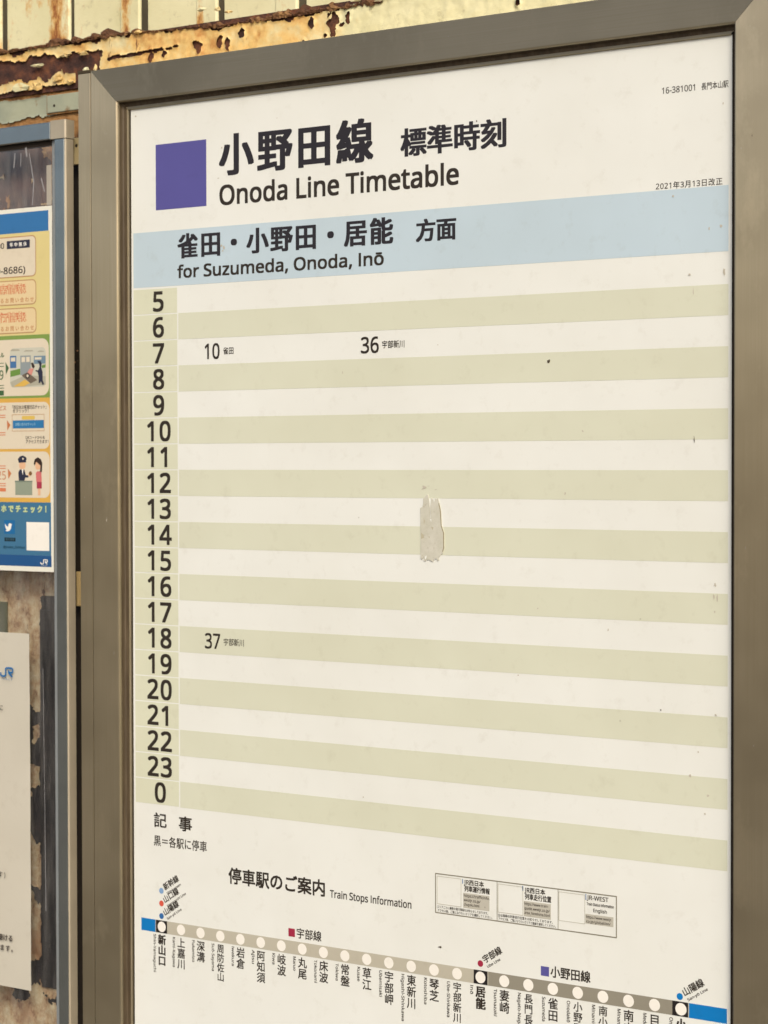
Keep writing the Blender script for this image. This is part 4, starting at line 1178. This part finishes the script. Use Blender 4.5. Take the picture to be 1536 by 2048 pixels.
box('backing_panel', -2.7, 23.5, -7.2, 31.5, -.2, -.045, RECESS, TB)
for (x, y, l, a) in ((3.17, -8.50, .10, 88), (24.1, -3.6, .08, 80), (23.72, -3.25, .04, 60), (-2.2, -7.6, .05, 60), (-3.9, 5.4, .05, 70), (-3.35, 9.0, .20, 80), (5.2, -7.34, .06, 40), (12.6, -8.05, .05, 15), (-3.2, -2.1, .12, 84), (-3.0, 14.2, .16, 78), (23.9, 9.5, .10, 84), (24.2, 15.8, .06, 70), (-4.5, 8.1, .07, 85), (18.4, -7.7, .05, 20)):
    d = (l * math.cos(math.radians(a)), l * math.sin(math.radians(a)))
    poly('scratch', [(x - .012, y), (x + d[0], y - d[1]), (x + .012, y + .02)], .424, SMUDGE if x != 24.1 else SPECK, TB)

SHEET = rect('timetable_sheet', -2.365, 23.21, -6.98, 31.4, 0, PAPER, TB)
sh = SHEET
a1, a2, a3 = .006, .012, .018
rect('line_colour_square', -1.1075, 1.4073, -5.5115, -2.9967, a1, PURPLE, sh)
lettering('title_lettering', '小野田線', 2.02, 9.137, -5.55, -4.07, a1, (.038, .020), INK2, sh, wide=1.0)
lettering('title_lettering', '標準時刻', 10.308, 14.719, -5.05, -4.11, a1, (.036, .016), INK2, sh, wide=1.05)
lettering('english_title_lettering', 'Onoda Line Timetable', 2.04, 12.777, -3.72, -2.965, a1, .022, INK, sh)
rect('direction_band', -2.262, 23.09, -2.18, -.056, a1, BAND, sh)
lettering('direction_lettering', '雀田・小野田・居能', -.035, 10.0, -1.975, -1.075, a2, (.038, .019), INK2, sh, wide=1.04)
lettering('direction_lettering', '方面', 10.966, 12.671, -1.81, -1.06, a2, (.038, .022), INK2, sh, wide=1.02)
lettering('english_direction_lettering', 'for Suzumeda, Onoda, Inō', -.04, 9.586, -.815, -.33, a2, .023, INK, sh)
lettering('sheet_code_text', '16-381001', 20.689, 21.89, -5.53, -5.325, a1, .008, INK, sh)
lettering('sheet_code_text', '長門本山駅', 22.119, 23.08, -5.53, -5.31, a1, .008, INK, sh)
lettering('revision_date_text', '2021年3月13日改正', 20.472, 22.872, -2.425, -2.205, a1, .010, INK, sh)

# stripes and hour cells share one mesh each
st = rect('stripe', 0, 23.09, 0, 1, a1, STRIPE, sh, origin=(0, 0, 0))
base_sh = root_loc(sh)
st.location = W(0, 1, 0) - base_sh
for i in range(1, 10):
    dup(st, W(0, 1 + 2 * i, 0) - base_sh)
ce = rect('hour_cell', -2.262, -.062, .022, .978, a1, CELL, sh, origin=(0, 0, 0))
ce.location = W(0, 0, 0) - base_sh
for i in range(1, 20):
    dup(ce, W(0, i, 0) - base_sh)
for i, hr in enumerate(list(range(5, 24)) + [0]):
    t_ = str(hr)
    lettering('hour_numeral', t_, -1.0 if len(t_) == 1 else -1.665, None, i + .12, i + .90, a2, .023, INK, sh, align='centre' if len(t_) == 1 else 'pen', wide=1.06)
for (t_, x0, x1, row) in (('10', 1.30, 2.03, 2), ('36', 8.575, 9.36, 2), ('37', 1.26, 2.01, 13)):
    lettering('departure_minute', t_, x0, x1, row + .215, row + .80, a2, .015, INK, sh)
for (t_, x0, x1, row) in (('雀田', 2.20, 2.70, 2), ('宇部新川', 9.51, 10.47, 2), ('宇部新川', 2.18, 3.15, 13)):
    lettering('destination_note', t_, x0, x1, row + .39, row + .645, a2, .010, INK, sh)
lettering('remarks_lettering', '記', -1.34, -.69, 20.34, 20.875, a1, .018, INK, sh)
lettering('remarks_lettering', '事', -.08, .58, 20.36, 20.90, a1, .022, INK, sh)
lettering('remarks_text', '黒＝各駅に停車', -1.344, 1.316, 21.21, 21.60, a1, .012, INK, sh)
lettering('stops_heading', '停車駅のご案内', 2.363, 6.901, 22.085, 22.675, a1, .022, INK, sh)
lettering('english_stops_heading', 'Train Stops Information', 7.128, 10.732, 22.385, 22.665, a1, .018, INK, sh)

# boxed link panel; the square codes themselves are left out
bx = sh
ring('link_box_border', rrect_pts(11.745, 19.04, 21.265, 22.69, .01, 1), rrect_pts(11.785, 19.0, 21.305, 22.65, .01, 1), a1, BOXLINE, bx)
for x in (14.318, 16.762):
    rect('link_box_divider', x, x + .022, 21.305, 22.65 if x > 15 else 22.65, a2, BOXLINE, bx)
for x0 in (11.83, 14.36, 16.80):
    ring('code_outline', rrect_pts(x0, x0 + 1.02, 21.36, 22.36, .01, 1), rrect_pts(x0 + .018, x0 + 1.002, 21.378, 22.342, .01, 1), a2, URLGREY, bx)
for x0, y0, y1 in ((12.895, 21.36, 21.52), (15.355, 21.33, 21.50), (17.84, 21.33, 21.53)):
    rect('blue_mark', x0, x0 + .028, y0, y1, a2, DBLUE, bx)
for dx, l2, url, cap in ((0, '列車運行情報', ('https://trafficinfo.', 'westjr.co.jp/', 'chugoku.html'), ('エリアごとに最新の運行情報をお知らせしております。', 'アクセス後、ご覧になりたいエリアを選択してください。')),
                    (2.475, '列車走行位置', ('https://www.train-', 'guide.westjr.co.jp/', 'area_hiroshima.html'), ('主な路線の列車走行位置をお知らせしております。', 'アクセス後、ご覧になりたいエリアと路線を選択してください。'))):
    lettering('link_title', 'JR西日本', 12.96 + dx, 13.79 + dx, 21.365, 21.555, a2, .020, INK, bx)
    lettering('link_title', l2, 12.98 + dx, 14.03 + dx, 21.585, 21.785, a2, (.028, .014), INK, bx)
    rect('address_panel', 12.93 + dx, 14.01 + dx, 21.84, 22.37, a1, URLGREY, bx)
    for i, u in enumerate(url):
        lettering('address_text', u, 12.96 + dx, 12.96 + dx + .053 * len(u), 21.88 + .155 * i, 21.975 + .155 * i, a2, .01, INK, bx)
    lettering('link_caption', cap[0], 11.84 + dx * 1.02, 13.96 + dx * 1.05, 22.405, 22.50, a2, .008, INK, bx)
    lettering('link_caption', cap[1], 11.86 + dx * 1.02, 14.13 + dx * 1.03, 22.53, 22.625, a2, .008, INK, bx)
lettering('link_title', 'JR-WEST', 17.89, 18.72, 21.36, 21.51, a2, .014, INK, bx)
lettering('link_title', 'Train Status Information', 17.89, 18.926, 21.60, 21.70, a2, .02, INK, bx)
lettering('link_title', 'English', 18.14, 18.66, 21.79, 21.91, a2, .014, INK, bx)
rect('address_panel', 17.833, 18.907, 22.00, 22.33, a1, URLGREY, bx)
lettering('address_text', 'https://www.westjr.', 17.87, 18.85, 22.05, 22.14, a2, .01, INK, bx)
lettering('address_text', 'co.jp/global/en/', 17.87, 18.80, 22.20, 22.29, a2, .01, INK, bx)

# route diagram
LY0, LY1 = 24.487, 24.975
X0s, DXs, YS = -.9533, .97337, 24.7315
YS = (LY0 + LY1) / 2
rect('route_line', -2.004, -1.262, LY0, LY1, a1, BLUE, sh)
rect('interchange_block', -1.262, -.668, LY0, LY1, a1, BLACK, sh)
rect('route_line', -.668, 13.36, LY0, LY1, a1, TAN, sh)
rect('interchange_block', 13.36, 13.95, LY0, LY1, a1, BLACK, sh)
rect('route_line', 13.95, 21.11, LY0, LY1, a1, GREY, sh)
rect('interchange_block', 21.11, 21.71, LY0, LY1, a1, BLACK, sh)
rect('route_line', 21.71, 23.09, LY0, LY1, a1, BLUE, sh)
for x in (-1.262, -.668, 13.95, 21.71):
    rect('block_edge', x - .016, x + .016, LY0, LY1, a2, TAN, sh)
dt = poly('station_dot', [(.205 * math.cos(2 * math.pi * i / 32), .205 * math.sin(2 * math.pi * i / 32)) for i in range(32)], a3, WHITE, sh)
dt.data.transform(Matrix.Translation(base_sh - W(0, 0, 0)))
dt.location = W(X0s, YS, 0) - base_sh
for i in range(1, 24):
    dup(dt, W(X0s + DXs * i, YS, 0) - base_sh)
STN = [('新山口', 'Shin-Yamaguchi'), ('上嘉川', 'Kami-Kagawa'), ('深溝', 'Fukamizo'), ('周防佐山', 'Suō-Sayama'), ('岩倉', 'Iwakura'), ('阿知須', 'Ajisu'),
       ('岐波', 'Kiwa'), ('丸尾', 'Maruo'), ('床波', 'Tokonami'), ('常盤', 'Tokiwa'), ('草江', 'Kusae'), ('宇部岬', 'Ubemisaki'), ('東新川', 'Higashi-Shinkawa'),
       ('琴芝', 'Kotoshiba'), ('宇部新川', 'Ube-Shinkawa'), ('居能', 'Inō'), ('妻崎', 'Tsumazaki'), ('長門長沢', 'Nagato-Nagasawa'), ('雀田', 'Suzumeda'),
       ('小野田港', 'Onodakō'), ('南小野田', 'Minami-Onoda'), ('南中川', 'Minami-Nakagawa'), ('目出', 'Mede'), ('小野田', 'Onoda')]
for i, (jp, en) in enumerate(STN):
    x = X0s + DXs * i
    bold = i in (0, 15, 23)
    n = len(jp)
    hgt = .395 * n if n < 4 else .35 * n
    lettering('station_name', jp, x, .43, 25.06, 25.06 + hgt, a1, (.042, .026) if bold else .016, INK, sh, vertical=True)
    o = lettering('station_romanised_name', en, x - .43, x - .43 + .106 * len(en), 25.055 - .13, 25.055, a1, .018, INK, sh, rot=-90)

# line markers above the diagram
rect('line_marker', 5.213, 5.514, 24.025, 24.33, a1, CRIMSON, sh)
lettering('line_name', '宇部線', 5.60, 6.736, 23.99, 24.355, a1, .014, INK, sh)
rect('line_marker', 16.085, 16.41, 24.005, 24.335, a1, PURPLE, sh)
lettering('line_name', '小野田線', 16.466, 18.03, 23.965, 24.34, a1, .022, INK, sh)
for (cx, cy, m, jp, en, le) in ((-.974, 23.332, LBLUE, '新幹線', 'Shinkansen', .82), (-.971, 23.822, RED, '山口線', 'Yamaguchi Line', 1.12), (-.972, 24.314, DBLUE, '山陽線', "San-yō Line", .86),
                                (13.639, 24.247, CRIMSON, '宇部線', 'Ube Line', .62), (21.386, 24.32, BLUE, '山陽線', 'San-yō Line', .86)):
    disc('transfer_dot', cx, cy, .115, a1, m, sh, 20)
    lettering('transfer_name', jp, cx + .20, cx + .20 + .86, cy - .02 - .27, cy - .02, a1, .022, INK, sh, rot=33)
    lettering('transfer_romanised_name', en, cx + .31, cx + .31 + le, cy + .12 - .095, cy + .12, a1, .022, INK, sh, rot=33)

# marks and fly specks on the sheet
rs = random.Random(5)
marks = [(16.407, 3.293, .06, .07, SPECK), (17.73, 5.684, .035, .05, SMUDGE), (21.887, 5.98, .02, .15, SPECK), (17.053, 7.794, .03, .06, SMUDGE), (7.768, 3.449, .02, .07, SMUDGE),
         (11.968, 23.879, .11, .04, SPECK), (22.649, 10.723, .06, .07, SMUDGE), (22.60, 11.12, .035, .12, SMUDGE), (22.72, 11.15, .025, .16, SMUDGE), (22.633, 11.6, .03, .05, SMUDGE),
         (20.679, 14.914, .05, .025, SPECK), (22.675, 14.949, .05, .04, SMUDGE), (18.71, 12.354, .03, .05, SMUDGE), (15.972, 11.735, .03, .03, SMUDGE), (15.192, 14.057, .04, .03, SMUDGE),
         (8.641, 18.843, .03, .03, SMUDGE), (21.761, 16.994, .05, .06, SMUDGE), (21.113, -1.964, .04, .05, SMUDGE), (22.413, -.823, .03, .06, SMUDGE), (22.84, -.876, .05, .05, SMUDGE),
         (22.949, .594, .05, .13, SMUDGE), (21.716, .628, .05, .05, SMUDGE), (13.521, -5.099, .035, .05, SPECK), 
         (22.9, -4.8, .03, .06, SMUDGE), (21.85, 1.2, .02, .16, SMUDGE), (2.15, -1.44, .07, .05, SMUDGE), (2.26, -1.36, .05, .08, SMUDGE), (2.20, -1.25, .05, .04, SMUDGE),
         (2.18, -5.12, .04, .04, SMUDGE), (-2.1, -6.7, .05, .04, SMUDGE), (22.3, 18.2, .04, .05, SMUDGE), (11.9, 2.6, .02, .03, SMUDGE), (2.0, -4.0, .06, .02, SMUDGE),
         (4.8, -6.0, .02, .03, SMUDGE), (22.05, 16.2, .03, .04, SMUDGE), (22.4, 17.6, .05, .05, SMUDGE)]
for (x, y, sx, sy, m) in marks:
    pts = []
    for i in range(9):
        a = 2 * math.pi * i / 9
        q = rs.uniform(.45, 1.1)
        pts.append((x + sx * q * math.cos(a), y + sy * q * math.sin(a)))
    poly('dirt_speck', pts, .024, m, sh)

# ------------------------------------------------------------------ scraped tape patch on the sheet
TP = [(11.151, 8.344), (11.242, 8.313), (11.276, 8.18), (11.277, 8.028), (11.368, 7.933), (11.436, 7.865), (11.483, 7.874), (11.517, 8.065), (11.545, 8.30), (11.56, 8.50), (11.565, 8.67), (11.60, 8.70), (11.622, 8.67), (11.60, 8.48), (11.585, 8.30), (11.608, 8.12), (11.629, 7.977), (11.686, 8.035), (11.754, 8.063), (11.79, 8.006), (11.844, 8.034), (11.895, 7.986), (11.958, 8.174), (12.015, 8.4), (12.037, 8.627), (12.058, 8.949), (12.104, 9.08), (12.156, 9.212), (12.156, 9.458), (12.164, 9.722), (12.114, 9.874), (12.092, 9.951), (12.023, 9.972), (11.966, 10.058), (11.932, 10.078), (11.945, 10.182), (11.865, 10.203), (11.841, 10.128), (11.729, 10.15), (11.695, 10.244), (11.615, 10.229), (11.581, 10.19), (11.409, 10.166), (11.365, 10.235), (11.297, 10.217), (11.307, 10.082), (11.25, 10.122), (11.239, 10.17), (11.169, 10.153)]
n = len(TP)
tv = [(x, y, .006) for x, y in TP] + [(x, y, .034) for x, y in TP]
cxm, cym = 11.66, 9.1
tf = [(i, (i + 1) % n, n + (i + 1) % n, n + i) for i in range(n)] + [tuple(reversed(range(n, 2 * n)))]
tape = meshobj('tape_residue', tv, tf, TAPE, None, origin=(11.65, 10.2, .03))
import bmesh
bm = bmesh.new(); bm.from_mesh(tape.data)
bmesh.ops.recalc_face_normals(bm, faces=bm.faces)
bm.to_mesh(tape.data); bm.free()
tag(tape, 'torn grey patch of old tape stuck across the 13 to 15 o\'clock stripes', 'tape')
for pts in ([(11.186, 7.701), (11.271, 7.629), (11.243, 7.55), (11.303, 7.56), (11.369, 7.585), (11.42, 7.60), (11.40, 7.638)], [(11.44, 7.57), (11.54, 7.555), (11.53, 7.575)], [(11.74, 7.68), (11.85, 7.675), (11.82, 7.70)]):
    poly('tape_scrap', pts, .024, SMUDGE, sh)
for pts in ([(11.19, 9.22), (11.30, 9.30), (11.33, 9.40), (11.19, 9.44)], [(11.60, 9.0), (11.72, 9.02), (11.68, 9.12)], [(11.30, 8.72), (11.36, 8.80), (11.31, 8.95)], [(11.5, 9.36), (11.55, 9.34), (11.56, 9.42)]):
    poly('tape_stain', pts, .037, print_mat('tape_stain_tone', srgb(182, 176, 152), .6), tape)
for pts in ([(11.35, 10.07), (11.43, 10.02), (11.41, 10.13), (11.36, 10.17)], [(11.70, 8.02), (11.78, 8.05), (11.74, 8.14)], [(11.57, 8.74), (11.63, 8.72), (11.62, 8.84)]):
    poly('torn_spot', pts, .038, PAPER, tape)
# darker torn rim on the patch's right side
rim = [(11.958, 8.174), (12.015, 8.4), (12.037, 8.627), (12.058, 8.949), (12.104, 9.08), (12.156, 9.212), (12.156, 9.458), (12.164, 9.722), (12.114, 9.874)]
loc_t = tape.location
v = [(x, y, .037) for x, y in rim] + [(x - .035, y, .037) for x, y in rim]
m_ = len(rim)
o = meshobj('torn_rim', v, [(i, i + 1, m_ + i + 1, m_ + i) for i in range(m_ - 1)], print_mat('rim_brown', srgb(150, 140, 112), .6), tape)
for p in o.data.polygons:
    if p.normal.y > 0:
        p.flip()
